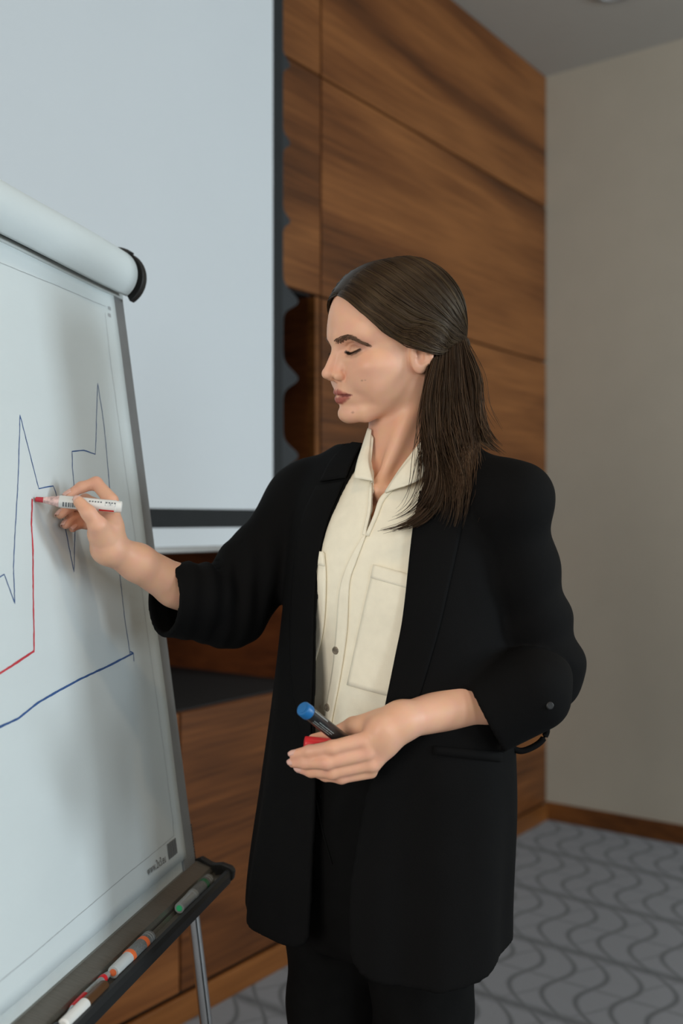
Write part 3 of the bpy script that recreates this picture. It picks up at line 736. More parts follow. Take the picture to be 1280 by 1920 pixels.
NECK_T = head_w((-.018, 0, -.035)); NECK_B = np.array([.088, 1.480, 1.375])
# torso frame
TY = math.radians(38); t_F = np.array([-math.sin(TY), -math.cos(TY), 0]); t_L = np.array([math.cos(TY), -math.sin(TY), 0])
TC = np.array([.079, 1.478, 0])
TRM = np.stack([t_L, t_F, zz], 1)                # columns: her left, forward, up
def to_tor(p): return (p - TC) @ TRM
def tor_w(q): return TC + np.asarray(q, float) @ TRM.T
def chest(p):
    t = to_tor(p); m = t.copy(); m[:, 0] = np.abs(m[:, 0])
    ch = ellip(t, (0, -.002, 1.26), (.130, .092, .125))
    ch = smin(ch, cone(m, (.018, .066, 1.360), (.075, .040, 1.362), .0055, .0055), .016)      # collar bones
    ch = smin(ch, cone(m, (.04, -.03, 1.395), (.11, -.01, 1.350), .024, .022), .04)
    return smax(ch, -ellip(t, (0, .090, 1.378), (.010, .014, .010)), .014)
_ST = [(head_w((-.022, s * .050, -.035)), tor_w((s * .012, .062, 1.365))) for s in (1, -1)]
def skin_head(p):
    z = p[:, 2]; d = np.full(len(p), .2)
    i = np.flatnonzero(z > HO[2] - .145)
    if len(i): d[i] = face(to_head(p[i]))
    i = np.flatnonzero(z < HO[2] + .01)
    if len(i):
        q = p[i]; e = cone(q, NECK_T, NECK_B, .0460, .0520)
        for a, b in _ST: e = smin(e, cone(q, a, b, .0080, .0060), .022)
        e = smin(e, chest(q), .026)
        d[i] = smin(d[i], e, .016)
    return d

# hands: joints given where the photograph shows them, at their depth
def H(x, y, d): return nat(x, y, d)
R_WR = H(203, 1027, 1.372)
R_EL = H(436, 1142, 1.535)
r_fingers = {   # joints knuckle..tip and radii
 'index': ([H(209, 938, 1.372), H(180, 906, 1.388), H(152, 914, 1.382), H(128, 928, 1.374)], [.0096, .0086, .0074, .0060]),
 'middle': ([H(200, 955, 1.388), H(160, 938, 1.404), H(128, 951, 1.384), H(113, 965, 1.370)], [.0098, .0086, .0074, .0060]),
 'ring': ([H(194, 973, 1.396), H(158, 962, 1.412), H(133, 972, 1.394), H(123, 984, 1.381)], [.0094, .0082, .0070, .0058]),
 'little': ([H(190, 990, 1.400), H(163, 982, 1.416), H(144, 984, 1.403), H(136, 991, 1.393)], [.0086, .0072, .0062, .0052]),
 'thumb': ([H(198, 1008, 1.356), H(183, 985, 1.338), H(166, 962, 1.330), H(148, 941, 1.333)], [.0135, .0118, .0098, .0076])}
def hand_r(p):
    d = cone(p, R_EL, H(330, 1098, 1.462), .038, .0305)
    d = smin(d, chain(p, [H(330, 1098, 1.462), H(258, 1055, 1.408), R_WR], [.0305, .0255, .0205], .01), .01)
    d = smin(d, chain(p, [R_WR, H(205, 990, 1.372), H(205, 948, 1.380)], [.0205, .0180, .0125], .01), .012)
    d = smin(d, chain(p, [R_WR, H(196, 1000, 1.392), H(192, 980, 1.398)], [.0180, .0165, .0120], .01), .014)
    d = smin(d, chain(p, [H(206, 1010, 1.376), H(188, 1000, 1.352), H(183, 985, 1.338)], [.0150, .0150, .0110], .01), .012)   # ball of the thumb
    fs = None
    for nm, (J, r) in r_fingers.items():
        e = chain(p, J, r, .004)
        d = smin(d, e, .006 if nm != 'thumb' else .005) if fs is None or nm == 'thumb' else smin(d, e, .006)
    return d
L_WR = H(752, 1352, 1.292); L_EL = H(1030, 1262, 1.420)
l_fingers = {
 'index': ([H(680, 1388, 1.268), H(622, 1402, 1.262), H(580, 1409, 1.272), H(551, 1415, 1.282)], [.0100, .0090, .0078, .0062]),
 'middle': ([H(686, 1412, 1.270), H(612, 1429, 1.264), H(572, 1430, 1.276), H(549, 1430, 1.286)], [.0102, .0092, .0078, .0062]),
 'ring': ([H(692, 1432, 1.276), H(622, 1448, 1.272), H(583, 1446, 1.286), H(562, 1441, 1.296)], [.0096, .0086, .0074, .0060]),
 'little': ([H(695, 1447, 1.284), H(640, 1458, 1.280), H(610, 1455, 1.290), H(592, 1450, 1.300)], [.0086, .0076, .0066, .0054]),
 'thumb': ([H(712, 1352, 1.300), H(662, 1362, 1.318), H(620, 1382, 1.322), H(588, 1387, 1.316)], [.0150, .0120, .0102, .0078])}
def hand_l(p):
    d = chain(p, [L_EL, H(900, 1314, 1.352), L_WR], [.038, .0325, .0220], .01)
    d = smin(d, chain(p, [L_WR, H(716, 1368, 1.278), H(688, 1396, 1.272)], [.0220, .0190, .0125], .01), .012)
    d = smin(d, chain(p, [L_WR, H(722, 1392, 1.284), H(698, 1430, 1.280)], [.0205, .0170, .0125], .01), .014)
    d = smin(d, chain(p, [L_WR, H(708, 1360, 1.298), H(666, 1364, 1.314)], [.0200, .0165, .0115], .01), .012)
    for nm, (J, r) in l_fingers.items(): d = smin(d, chain(p, J, r, .004), .005)
    return d
def bounds(pts, pad): P = np.array(pts); return P.min(0) - pad, P.max(0) + pad

def skin_colour(v):
    """base colours by place: lips, blush, knuckles, lids"""
    base = np.array([.77, .43, .285]); col = np.tile(base, (len(v), 1))
    q = to_head(v); m = mir(q); up, lo = lips_d(m)
    def blend(c, w): col[:] = col * (1 - w[:, None]) + np.array(c) * w[:, None]
    g = lambda c, s: np.exp(-(((m - np.array(c)) / s) ** 2).sum(1))
    hd = (q[:, 2] > -.12) & (np.abs(q[:, 0]) < .2)
    blend((.70, .33, .235), .6 * g((.060, .044, -.012), (.03, .022, .017)) * hd)            # cheek
    blend((.36, .165, .115), .8 * g((.074, .037, .0205), (.022, .0160, .0050)) * hd)       # lid shadow
    blend((.26, .12, .085), .5 * g((.066, .0450, .0150), (.015, .0080, .0050)) * hd)
    blend((.72, .36, .25), .5 * g((.108, 0, -.018), (.012, .014, .012)) * hd)
    lp = np.minimum(up, lo); w = np.clip((.0012 - lp) / .0010, 0, 1) * (q[:, 0] > .07) * hd
    blend((.36, .085, .065), w * .92)
    ln = chain(m, P_MID, [.0012] * 5, .002)
    blend((.15, .032, .025), .8 * np.clip((.0010 - ln) / .0010, 0, 1) * hd * (m[:, 1] < .0245))
    ls = chain(m, P_SLIT, [.0010] * 5, .002); blend((.030, .018, .014), np.clip((.0016 - ls) / .0012, 0, 1) * hd)
    le = chain(m, on_face([(a, b - .004) for a, b in LASH[1:]]), [.001] * 4, .002); blend((.42, .20, .14), .5 * np.clip((.004 - le) / .004, 0, 1) * hd)
    for c, r in (((.0830, .0210, -.0725), .0014), ((.0500, .0500, -.0290), .0010), ((.0460, .0535, -.0285), .0008)):     # moles
        e = np.sqrt(((q - np.array(c)) ** 2)[:, 1:].sum(1)); blend((.16, .07, .045), np.clip((r * 1.5 - e) / r, 0, 1) * .5 * (q[:, 0] > .04) * hd)
    for J, r in list(r_fingers.values()) + list(l_fingers.values()):
        for k in (0, 1, 2, 3):
            e = ((v - J[k]) ** 2).sum(1); blend((.70, .31, .21), .42 * np.exp(-e / .012 ** 2) if k else .25 * np.exp(-e / .012 ** 2))
    return col
def skin_mat():
    m, N, L, B = new_mat('skin')
    at_ = N.new('ShaderNodeVertexColor'); at_.layer_name = 'skin'
    tc = N.new('ShaderNodeTexCoord'); nz = N.new('ShaderNodeTexNoise'); nz.inputs['Scale'].default_value = 60; nz.inputs['Detail'].default_value = 5
    L.new(tc.outputs['Object'], nz.inputs['Vector'])
    mx = N.new('ShaderNodeMix'); mx.data_type = 'RGBA'; mx.blend_type = 'OVERLAY'; mx.inputs['Factor'].default_value = .10
    L.new(at_.outputs['Color'], mx.inputs['A']); L.new(nz.outputs['Color'], mx.inputs['B']); L.new(mx.outputs['Result'], B.inputs['Base Color'])
    B.inputs['Roughness'].default_value = .47; B.inputs['Specular IOR Level'].default_value = .38
    B.inputs['Subsurface Weight'].default_value = .18; B.inputs['Subsurface Radius'].default_value = (1.0, .35, .2); B.inputs['Subsurface Scale'].default_value = .004
    n2 = N.new('ShaderNodeTexNoise'); n2.inputs['Scale'].default_value = 700; L.new(tc.outputs['Object'], n2.inputs['Vector'])
    bp = N.new('ShaderNodeBump'); bp.inputs['Strength'].default_value = .05; bp.inputs['Distance'].default_value = .0005
    L.new(n2.outputs['Fac'], bp.inputs['Height']); L.new(bp.outputs[0], B.inputs['Normal'])
    return m
M_skin = skin_mat()
LSH = np.array([-.030, 0, 0])
def LEG(s): return [tor_w((s * .078, -.01, .86)) + LSH, tor_w((s * .080, .0, .48)) + LSH, tor_w((s * .080, -.02, .10)) + LSH]
def torso_hidden(p):
    """trunk and upper arms inside the clothes, so that the body is one figure"""
    t = to_tor(p)
    d = smin(ellip(t, (0, -.01, 1.20), (.125, .08, .19)), ellip(t, (-.012, -.01, .93), (.120, .085, .13)), .06)
    d = smin(d, cone(p, tor_w((.150, -.01, 1.315)), L_EL, .036, .034), .03)
    d = smin(d, cone(p, tor_w((-.150, -.01, 1.315)), R_EL, .036, .034), .03)
    for s in (1, -1):
        d = smin(d, chain(p, LEG(s), [.058, .042, .030], .02), .03)
        d = smin(d, cone(p, LEG(s)[2] + np.array([0, 0, -.055]), LEG(s)[2] + t_F * .13 + np.array([0, 0, -.06]), .026, .020), .02)
    return d
V_, F_ = [], []
def add_skin(f, lo, hi, h, slack=1.6, **kw):
    v, q = sdf_mesh(f, lo, hi, h, slack, **kw); F_.append(q + sum(len(x) for x in V_)); V_.append(v)
person = empty('person', (.079, 1.478, 0))
tag(person, 'woman in black blazer and cream shirt drawing on the flip chart with a red marker', 'person')
add_skin(skin_head, HO + np.array([-.13, -.13, -.33]), HO + np.array([.14, .14, .15]), HEAD_H, 2.0)
add_skin(hand_r, *bounds([x for J, r in r_fingers.values() for x in J] + [R_WR, R_EL], .045), HAND_H)
add_skin(hand_l, *bounds([x for J, r in l_fingers.values() for x in J] + [L_WR, L_EL], .045), HAND_H)
add_skin(torso_hidden, (-.30, 1.20, -.01), (.42, 1.75, 1.40), .016, 1.6, B=4)
SV = np.vstack(V_)
body = from_np('body', SV, np.vstack(F_), M_skin)
_ca = body.data.color_attributes.new('skin', 'FLOAT_COLOR', 'POINT')
_ca.data.foreach_set('color', np.hstack([skin_colour(SV), np.ones((len(SV), 1))]).astype(np.float32).ravel())
child(body, person) if False else None
bpy.context.view_layer.update(); child(body, person)
# nails
M_nail = mat('pale_pink_nail', (.72, .42, .34), .18, var=.03, coat=.4)
def nail(tip, prev, up, w=.0052, l=.0075):
    tip = np.asarray(tip); d = tip - np.asarray(prev); d /= np.linalg.norm(d); up = np.asarray(up, float); up = up - d * (up @ d); up /= np.linalg.norm(up); s = np.cross(d, up)
    v, f = [], []; n, k = 9, 9
    for i in range(n):
        for j in range(k):
            a = (i / (n - 1)) * 2 - 1; b = (j / (k - 1)) * 2 - 1
            ww = w * (1 - .35 * max(0, a) ** 2.5 - .15 * max(0, -a) ** 3)
            v.append(tip + d * (a * l * (1 - .12 * b * b)) + s * (b * ww) + up * (.0062 - .0030 * b * b - .0016 * max(0, a) ** 2))
    for i in range(n - 1):
        for j in range(k - 1): f.append((i * k + j, (i + 1) * k + j, (i + 1) * k + j + 1, i * k + j + 1))
    o = from_np('fingernail', v, f, M_nail); sm = o.modifiers.new('t', 'SOLIDIFY'); sm.thickness = .0006; child(o, person); return o
cam_dir = np.array([0, -1, 0.])
for nm, up in (('thumb', (.35, -1, .25)), ('index', (-.2, -.35, 1)), ('middle', (-.75, -.9, -.1)), ('ring', (-.6, -1, -.15)), ('little', (-.2, -1, -.2))):
    J, r = r_fingers[nm]; nail(J[3], J[2], up, .0050 if nm != 'thumb' else .0062, .0068 if nm != 'thumb' else .0085)
for nm, up in (('index', (-.3, -.5, 1)), ('middle', (-.5, -.8, .7)), ('ring', (-.5, -1, .1)), ('thumb', (-.1, -.3, 1))):
    J, r = l_fingers[nm]; nail(J[3], J[2], up, .0050, .0066)

JACK_H = .0040
# ------------------------------------------------------------------ clothes
M_blazer = mat('black_wool_crepe', (0.0036, 0.0035, 0.0036), 0.85, var=0.15, scale=8, bump=0.12, bscale=900, spec=0.10)
M_lining = mat('black_lining', (0.012, 0.012, 0.013), 0.55)
M_shirt = mat('cream_linen_shirt', (0.88, 0.82, 0.665), 0.85, var=0.03, scale=60, bump=0.15, bscale=1100, spec=0.15)
M_trous = mat('black_trouser_cloth', (0.0045, 0.0045, 0.0045), 0.9, var=0.15, bump=0.1, bscale=900, spec=0.08)
M_shoe = mat('black_shoe_leather', (0.012, 0.012, 0.012), 0.35)
M_shell = mat('smoky_shell_button', (0.20, 0.17, 0.13), 0.25, var=0.4, scale=300)
M_gold = mat('fine_gold_chain', (0.65, 0.36, 0.16), 0.3, 0.9)
def gencyl(p, T):
    """stacked ellipses about the torso axis: T maps z to half width, front and back depth, sideways shift"""
    t = to_tor(p)
    def rad(z):
        l = t[:, 0] - T['dl'](z); f = t[:, 1] - T['df'](z)
        A = T['a'](z); B = np.where(f > 0, T['bf'](z), T['bb'](z)); r = np.sqrt((l / A) ** 2 + (f / B) ** 2)
        return (1 - 1 / np.maximum(r, .08)) * np.maximum(np.sqrt(l * l + f * f), .02)
    d = rad(t[:, 2]); s = (rad(t[:, 2] + .004) - d) / .004
    return d / np.sqrt(1 + s * s)
def tabs(z, **k): return {n: table(spl(z, v), min(z), max(z)) for n, v in k.items()}
JT = tabs([.66, .76, .93, 1.07, 1.20, 1.29, 1.34, 1.375, 1.40, 1.42, 1.46],
          a=[.216, .214, .204, .190, .180, .180, .180, .174, .160, .132, .075], bf=[.160, .158, .152, .147, .140, .120, .102, .084, .068, .055, .05],
          bb=[.150, .148, .140, .128, .125, .122, .115, .105, .095, .085, .075], dl=[-.030, -.028, -.014, -.006, 0, 0, 0, 0, 0, 0, 0], df=[.018, .017, .008, .003, 0, 0, -.002, -.004, -.006, -.008, -.01])
R_SH = tor_w((-.166, -.005, 1.350)); L_SH = tor_w((.172, -.005, 1.336))
PADS = [(tor_w((-.11, -.005, 1.388)), tor_w((-.193, -.005, 1.358))), (tor_w((.11, -.005, 1.376)), tor_w((.199, -.005, 1.350)))]
R_CF = H(308, 1122, 1.448); R_EL2 = H(428, 1135, 1.532)
L_EL2 = H(1018, 1255, 1.422); L_CF = H(905, 1337, 1.347)
def unit(x): return x / np.linalg.norm(x)
rc_n = unit(unit(R_CF - R_EL2) + np.array([-.25, .05, -.10])); lc_n = unit(np.array([-.86, .05, -.46]))
def wrinkle(p, c, n, freq, amp, rad, seed=0.0):
    q = p - c; s = q @ n; w = np.exp(-(q * q).sum(1) / rad ** 2)
    x = np.cross(n, (0.3, 0.5, 0.8)); 
    return amp * w * np.sin(freq * (s + .25 * (q @ x)) + 3.0 * np.sin(22 * (q @ x) + seed))
def sleeves(p, off=0.0, cut=True):
    r = smin(cone(p, R_SH, R_EL2, .057 + off, .062 + off), cone(p, R_EL2, R_CF + rc_n * .05, .060 + off, .047 + off), .02)
    r = smin(r, cone(p, *PADS[0], .040, .045), .03)
    r = smin(r, cone(p, R_CF - rc_n * .055, R_CF + rc_n * .05, .053 + off, .051 + off), .006)
    l = smin(cone(p, L_SH, L_EL2, .057 + off, .055 + off), cone(p, L_EL2, L_CF + lc_n * .05, .053 + off, .051 + off), .02)
    l = smin(l, cone(p, *PADS[1], .040, .046), .03)
    l = smin(l, cone(p, L_CF - lc_n * .070, L_CF + lc_n * .05, .0575 + off, .0565 + off), .004)
    if off == 0.0:
        r = r + wrinkle(p, R_EL2 + np.array([-.01, -.03, .03]), unit(R_CF - R_EL2), 190, .0042, .075) + wrinkle(p, (R_SH + R_EL2) / 2, unit(R_EL2 - R_SH), 70, .003, .1, 2)
        l = l + wrinkle(p, L_EL2 + np.array([.0, -.03, .03]), unit(L_EL2 - L_SH + .5 * (L_CF - L_EL2)), 85, .0048, .085, 1) + wrinkle(p, (L_SH + L_EL2) / 2, unit(np.array([.6, -.2, -.8])), 55, .0035, .11, 3)
    if cut:
        r = smax(r, (p - R_CF) @ rc_n, .004); l = smax(l, (p - L_CF) @ lc_n, .004)
    return r, l
def drape(p):
    t = to_tor(p); w = np.clip((1.15 - t[:, 2]) / .35, 0, 1)
    th = np.arctan2(t[:, 1], t[:, 0]); return .0055 * w * np.sin(th * 7 + 2.2 * t[:, 2]) + .002 * w * np.sin(th * 15 + 1)
def jacket_solid(p):
    r, l = sleeves(p)
    return smin(smin(gencyl(p, JT) + drape(p), r, .022), l, .022)
# front edges of the open blazer, read on its own surface
EDGE_R = [(668, 868), (640, 918), (612, 985), (599, 1040), (592, 1100), (587, 1250), (584, 1330), (586, 1400), (585, 1480), (578, 1600), (571, 1735), (570, 1800)]
EDGE_L = [(806, 850), (786, 930), (772, 1000), (765, 1080), (755, 1150), (741, 1230), (725, 1310), (706, 1400), (689, 1480), (672, 1560), (658, 1650), (654, 1710), (656, 1800)]
def torso_only(p): return gencyl(p, JT)
def edge_fn(pix, solid):
    P, _ = march(solid, pix); t = to_tor(P); o = np.argsort(t[:, 2]); return t[o, 2], t[o, 0]
ezr, elr = edge_fn(EDGE_R, torso_only); ezl, ell = edge_fn(EDGE_L, torso_only)
HEM = .738
def jacket(p):
    t = to_tor(p); l, f, z = t[:, 0], t[:, 1], t[:, 2]
    TH_ = .0082
    r, s_l = sleeves(p, 0.0, False)
    sl = np.minimum(smax(smax(r, -(r + TH_), .001), (p - R_CF) @ rc_n, .003), smax(smax(s_l, -(s_l + TH_), .001), (p - L_CF) @ lc_n, .003))
    b = gencyl(p, JT) + drape(p)
    inner = np.minimum(b + TH_, cone(p, NECK_T, NECK_B - np.array([0, 0, .02]), .060, .066))
    cut = np.maximum(np.maximum(np.interp(z, ezr, elr) - l, l - np.interp(z, ezl, ell)), -f + .02)
    hem = HEM - .030 * (.5 + .5 * np.tanh((l - .07) / .05)) * (.5 + .5 * np.tanh((f - .05) / .05)) - z
    b = smax(b, -inner, .0015)
    b = smax(b, smax(-cut, hem, .035), .002)
    b = smax(b, z - 1.435, .004)
    return smin(b, sl, .012)
blz = empty('blazer', (0, 0, 0), person)
def cl(o): return child(o, person)
def soften(o, n): m = o.modifiers.new('soften', 'SMOOTH'); m.factor = .5; m.iterations = n
v, f = sdf_mesh(jacket, (-.32, 1.10, .66), (.40, 1.76, 1.46), JACK_H, 1.8)
blazer = from_np('blazer', v, f, M_blazer); bpy.data.objects.remove(blz); cl(blazer); soften(blazer, 5); blazer['label'] = 'long open black blazer with rolled sleeves'
def patch(name, left, right, solid, m, parent, n=28, k=12, off=.003, thick=.0025, puff=0.0):
    """a cloth piece lying on a solid between two edge curves given in the photograph"""
    A = catmull(left, n); B = catmull(right, n)
    pix = np.array([A[i] + (B[i] - A[i]) * j / (k - 1) for i in range(n) for j in range(k)])
    P, h = march(solid, pix)
    bad = np.isnan(h)
    if bad.any():
        good = np.flatnonzero(~bad)
        for i in np.flatnonzero(bad):
            g = good[np.argmin(((pix[good] - pix[i]) ** 2).sum(1))]; dd = h[g]
            P[i] = nat(pix[i][0], pix[i][1], dd)
    g = sdf_grad(solid, P, 1e-3); g /= np.linalg.norm(g, axis=1, keepdims=True) + 1e-9
    jj = np.tile(np.linspace(0, 1, k), n)
    P = P + g * (off + puff * np.sin(jj * math.pi))[:, None]
    f = [(i * k + j, i * k + j + 1, (i + 1) * k + j + 1, (i + 1) * k + j) for i in range(n - 1) for j in range(k - 1)]
    o = from_np(name, P, f, m); s = o.modifiers.new('thick', 'SOLIDIFY'); s.thickness = thick; s.offset = 0
    child(o, parent); return o
bpy.context.view_layer.update()
js = lambda p: jacket_solid(p)
jb = lambda p: gencyl(p, JT) + drape(p)
patch('lapel', [(594, 913), (568, 975), (552, 1080), (546, 1200), (556, 1320), (579, 1425)], [(646, 905), (613, 985), (593, 1090), (588, 1250), (585, 1330), (584, 1428)], jb, M_blazer, blazer, off=.0025, thick=.0018)
patch('lapel', [(788, 922), (773, 1000), (756, 1150), (741, 1230), (706, 1400), (697, 1440)], [(872, 940), (862, 1000), (838, 1110), (815, 1205), (765, 1360), (702, 1442)], jb, M_blazer, blazer, off=.0025, thick=.0018)
patch('blazer_collar', [(602, 905), (618, 872), (640, 845), (664, 830)], [(650, 898), (660, 874), (672, 850), (681, 832)], jb, M_blazer, blazer, n=14, off=.003, thick=.002)
patch('blazer_collar', [(792, 905), (802, 868), (815, 842), (830, 828)], [(872, 932), (872, 890), (868, 858), (864, 836)], jb, M_blazer, blazer, n=14, off=.003, thick=.002)
patch('pocket_welt', [(812, 1398), (812, 1414)], [(938, 1410), (938, 1428)], jb, M_blazer, blazer, n=3, k=16, off=.003)
tube('shoulder_seam', march(js, catmull([(868, 1115), (915, 1040), (960, 965), (998, 895)], 14))[0], .0016, M_blazer, blazer) if False else None
lp = [H(1000, 1338, 1.40), H(1018, 1352, 1.398), H(1025, 1370, 1.396), H(1014, 1390, 1.394), H(994, 1403, 1.392), H(975, 1408, 1.390), H(958, 1402, 1.388)]
child(tube('sleeve_loop', lp, .0044, M_blazer, None, 8, 30), blazer)
P, _ = march(js, [(1030, 1323)]); child(lathe('sleeve_button', P[0] + np.array([0, .002, 0]), P[0] - np.array([-.001, .004, 0]), [(0, .0050), (.003, .0050), (.004, .0038)], M_lining, seg=16), blazer)
# shirt
ST = tabs([.88, .98, 1.08, 1.16, 1.23, 1.30, 1.34, 1.37, 1.39, 1.42], a=[.128, .130, .138, .146, .148, .145, .135, .110, .080, .062],
          bf=[.108, .112, .117, .124, .126, .112, .094, .080, .070, .060], bb=[.10, .10, .105, .11, .112, .112, .105, .095, .085, .07],
          dl=[-.014, -.010, -.005, -.002, 0, 0, 0, 0, 0, 0], df=[.010, .006, .003, 0, 0, 0, 0, -.002, -.006, -.01])
def shirt_solid(p):
    t = to_tor(p); d = gencyl(p, ST)
    w = np.clip((t[:, 1]) / .06, 0, 1) * np.clip((1.36 - t[:, 2]) / .1, 0, 1)
    return d - w * (.0030 * np.sin(t[:, 0] * 62 + 7 * t[:, 2]) * np.clip((1.25 - t[:, 2]) / .2, .2, 1) + .0048 * np.sin(t[:, 0] * 31 - 13 * t[:, 2] + 1))
VR = [(676, 800), (692, 858), (698, 905), (695, 955), (688, 990), (684, 1006)]; VL = [(812, 800), (762, 872), (735, 915), (715, 936), (704, 968), (686, 1005)]
vzr, vlr = edge_fn(VR, shirt_solid); vzl, vll = edge_fn(VL, shirt_solid)
VZ = min(vzr.min(), vzl.min())
def shirt(p):
    t = to_tor(p); l, f, z = t[:, 0], t[:, 1], t[:, 2]; d = shirt_solid(p)
    vc = np.maximum(np.maximum(np.maximum(np.interp(z, vzr, vlr) - l, l - np.interp(z, vzl, vll)), -f + .01), VZ - z)
    d = smax(d, -(d + .0065), .001); d = smax(d, -vc, .0015)
    d = np.maximum(d, -cone(p, NECK_T, NECK_B - np.array([0, 0, .01]), .0555, .0585))
    return np.maximum(np.maximum(d, .960 - z), z - 1.405)
v, f = sdf_mesh(shirt, (-.12, 1.30, .88), (.26, 1.62, 1.42), .0028, 1.8)
shirt_o = cl(from_np('shirt', v, f, M_shirt)); soften(shirt_o, 5); shirt_o['label'] = 'cream button-up shirt with open collar and chest pockets'
bpy.context.view_layer.update()
PL = [(683, 1003), (655, 1052), (638, 1105), (632, 1180), (626, 1250), (612, 1335), (604, 1385)]; PR = [(687, 1004), (668, 1055), (656, 1095), (652, 1180), (641, 1260), (626, 1340), (618, 1388)]
patch('placket', PL, PR, shirt_solid, M_shirt, shirt_o, n=40, k=6, off=.0020, thick=.0022)
patch('front_edge', [(694, 905), (690, 955), (682, 992), (680, 1003)], [(698, 903), (696, 955), (688, 992), (686, 1005)], shirt_solid, M_shirt, shirt_o, n=12, k=4, off=.001, thick=.003)
patch('front_edge', [(731, 917), (712, 936), (701, 968), (685, 1005)], [(740, 917), (720, 940), (708, 970), (692, 1006)], shirt_solid, M_shirt, shirt_o, n=12, k=4, off=.001, thick=.003)
patch('chest_pocket', [(702, 1060), (690, 1110), (672, 1190), (652, 1284)], [(790, 1086), (782, 1140), (762, 1220), (735, 1306)], shirt_solid, M_shirt, shirt_o, n=30, k=14, off=.0022, thick=.0018, puff=.002)
patch('pocket_hem', [(702, 1059), (697, 1084)], [(790, 1084), (785, 1110)], shirt_solid, M_shirt, shirt_o, n=5, k=14, off=.0045, thick=.0016)
patch('chest_pocket', [(575, 1030), (570, 1100), (568, 1180), (566, 1256)], [(610, 1037), (613, 1090), (608, 1180), (589, 1258)], shirt_solid, M_shirt, shirt_o, n=30, k=10, off=.0025, thick=.0018, puff=.001)
patch('pocket_hem', [(575, 1030), (574, 1056)], [(610, 1036), (612, 1062)], shirt_solid, M_shirt, shirt_o, n=5, k=8, off=.0045, thick=.0016)
for bx, by in ((632, 1219), (617, 1326)):
    P, _ = march(shirt_solid, [(bx, by)]); g = sdf_grad(shirt_solid, P, 1e-3)[0]; g = unit(g)
    child(lathe('shirt_button', P[0] + g * .002, P[0] + g * .01, [(0, .0052), (.0018, .0056), (.0030, .0050), (.0030, .0034), (.0024, .003)], M_shell, seg=20), shirt_o)
def leaf(name, O, I, m, parent, n=20, k=9, bulge=.004, thick=.0022):
    A = catmull([H(*x) for x in O], n); B = catmull([H(*x) for x in I], n); v = []
    for i in range(n):
        for j in range(k):
            s = j / (k - 1); v.append(A[i] * (1 - s) + B[i] * s + np.array([-.2, -1, .3]) * bulge * math.sin(math.pi * s) * math.sin(math.pi * (i + 1) / (n + 1)))
    f = [(i * k + j, i * k + j + 1, (i + 1) * k + j + 1, (i + 1) * k + j) for i in range(n - 1) for j in range(k - 1)]
    o = from_np(name, v, f, m); s = o.modifiers.new('thick', 'SOLIDIFY'); s.thickness = thick; s.offset = 0; child(o, parent); return o
leaf('collar_leaf', [(690, 803, 1.462), (679, 838, 1.448), (670, 866, 1.430), (663, 896, 1.412)], [(696, 806, 1.452), (693, 840, 1.436), (691, 866, 1.418), (699, 902, 1.398)], M_shirt, shirt_o)
leaf('collar_stand', [(694, 812, 1.452), (691, 845, 1.436), (690, 870, 1.420), (698, 903, 1.400)], [(700, 822, 1.448), (697, 850, 1.436), (694, 880, 1.424), (698, 906, 1.404)], M_shirt, shirt_o, bulge=0)
leaf('collar_leaf', [(808, 812, 1.405), (770, 858, 1.388), (744, 890, 1.380), (722, 924, 1.384)], [(835, 852, 1.392), (806, 882, 1.374), (782, 902, 1.366), (757, 912, 1.368)], M_shirt, shirt_o, bulge=.005)
leaf('collar_band', [(808, 806, 1.415), (772, 850, 1.400), (748, 882, 1.392), (722, 922, 1.390)], [(808, 814, 1.404), (770, 860, 1.388), (744, 892, 1.381), (724, 926, 1.386)], M_shirt, shirt_o, bulge=.001)
# fine necklace with a small twisted pendant
P, _ = march(skin_head, catmull([(676, 905), (682, 935), (692, 958), (697, 966)], 14)); P2, _ = march(skin_head, catmull([(697, 966), (706, 950), (722, 925), (740, 900)], 14))
ok = lambda Q: Q[~np.isnan(Q[:, 0])] + np.array([0, -.0012, 0])
nk = cl(tube('necklace', np.vstack([ok(P), ok(P2)]), .0005, M_gold, None, 5)); bpy.context.view_layer.update()
P, _ = march(skin_head, [(699, 964), (697, 970), (700, 977), (696, 984)]); child(tube('pendant', ok(P) + np.array([0, -.001, 0]), .0011, M_gold, None, 6, 16), nk)
# trousers and shoes
HT = tabs([.66, .78, .86, .93, 1.0], a=[.130, .148, .150, .142, .137], bf=[.10, .112, .119, .121, .119], bb=[.09, .112, .118, .112, .105], dl=[-.024, -.022, -.019, -.015, -.010], df=[.014, .013, .011, .009, .006])
def trousers(p):
    d = smax(smax(gencyl(p, HT), p[:, 2] - .985, .004), .70 - p[:, 2], .04)
    for s in (1, -1):
        J = LEG(s); d = smin(d, chain(p, [J[0] + np.array([0, 0, -.02]), J[1], J[2] - np.array([0, 0, .03])], [.084, .064, .052], .02), .022)
    d = d + wrinkle(p, LEG(1)[1] + np.array([0, 0, .15]), np.array([.3, 0, .95]), 60, .003, .16) + wrinkle(p, LEG(-1)[1] + np.array([0, 0, .15]), np.array([.3, 0, .95]), 60, .003, .16, 2)
    return np.maximum(d, .075 - p[:, 2])
v, f = sdf_mesh(trousers, (-.20, 1.22, .06), (.30, 1.74, 1.0), .007, 1.6)
tr = cl(from_np('trousers', v, f, M_trous)); bpy.context.view_layer.update()
P, _ = march(trousers, catmull([(588, 1472), (593, 1500), (605, 1560), (622, 1620)], 14)); child(tube('fly_seam', ok(P), .0014, M_trous, None, 5), tr)
P, _ = march(trousers, [(597, 1491)]); child(lathe('waist_button', P[0], P[0] + np.array([-.006, -.008, 0]), [(0, .006), (.003, .006), (.004, .004)], M_chrome, seg=16), tr)
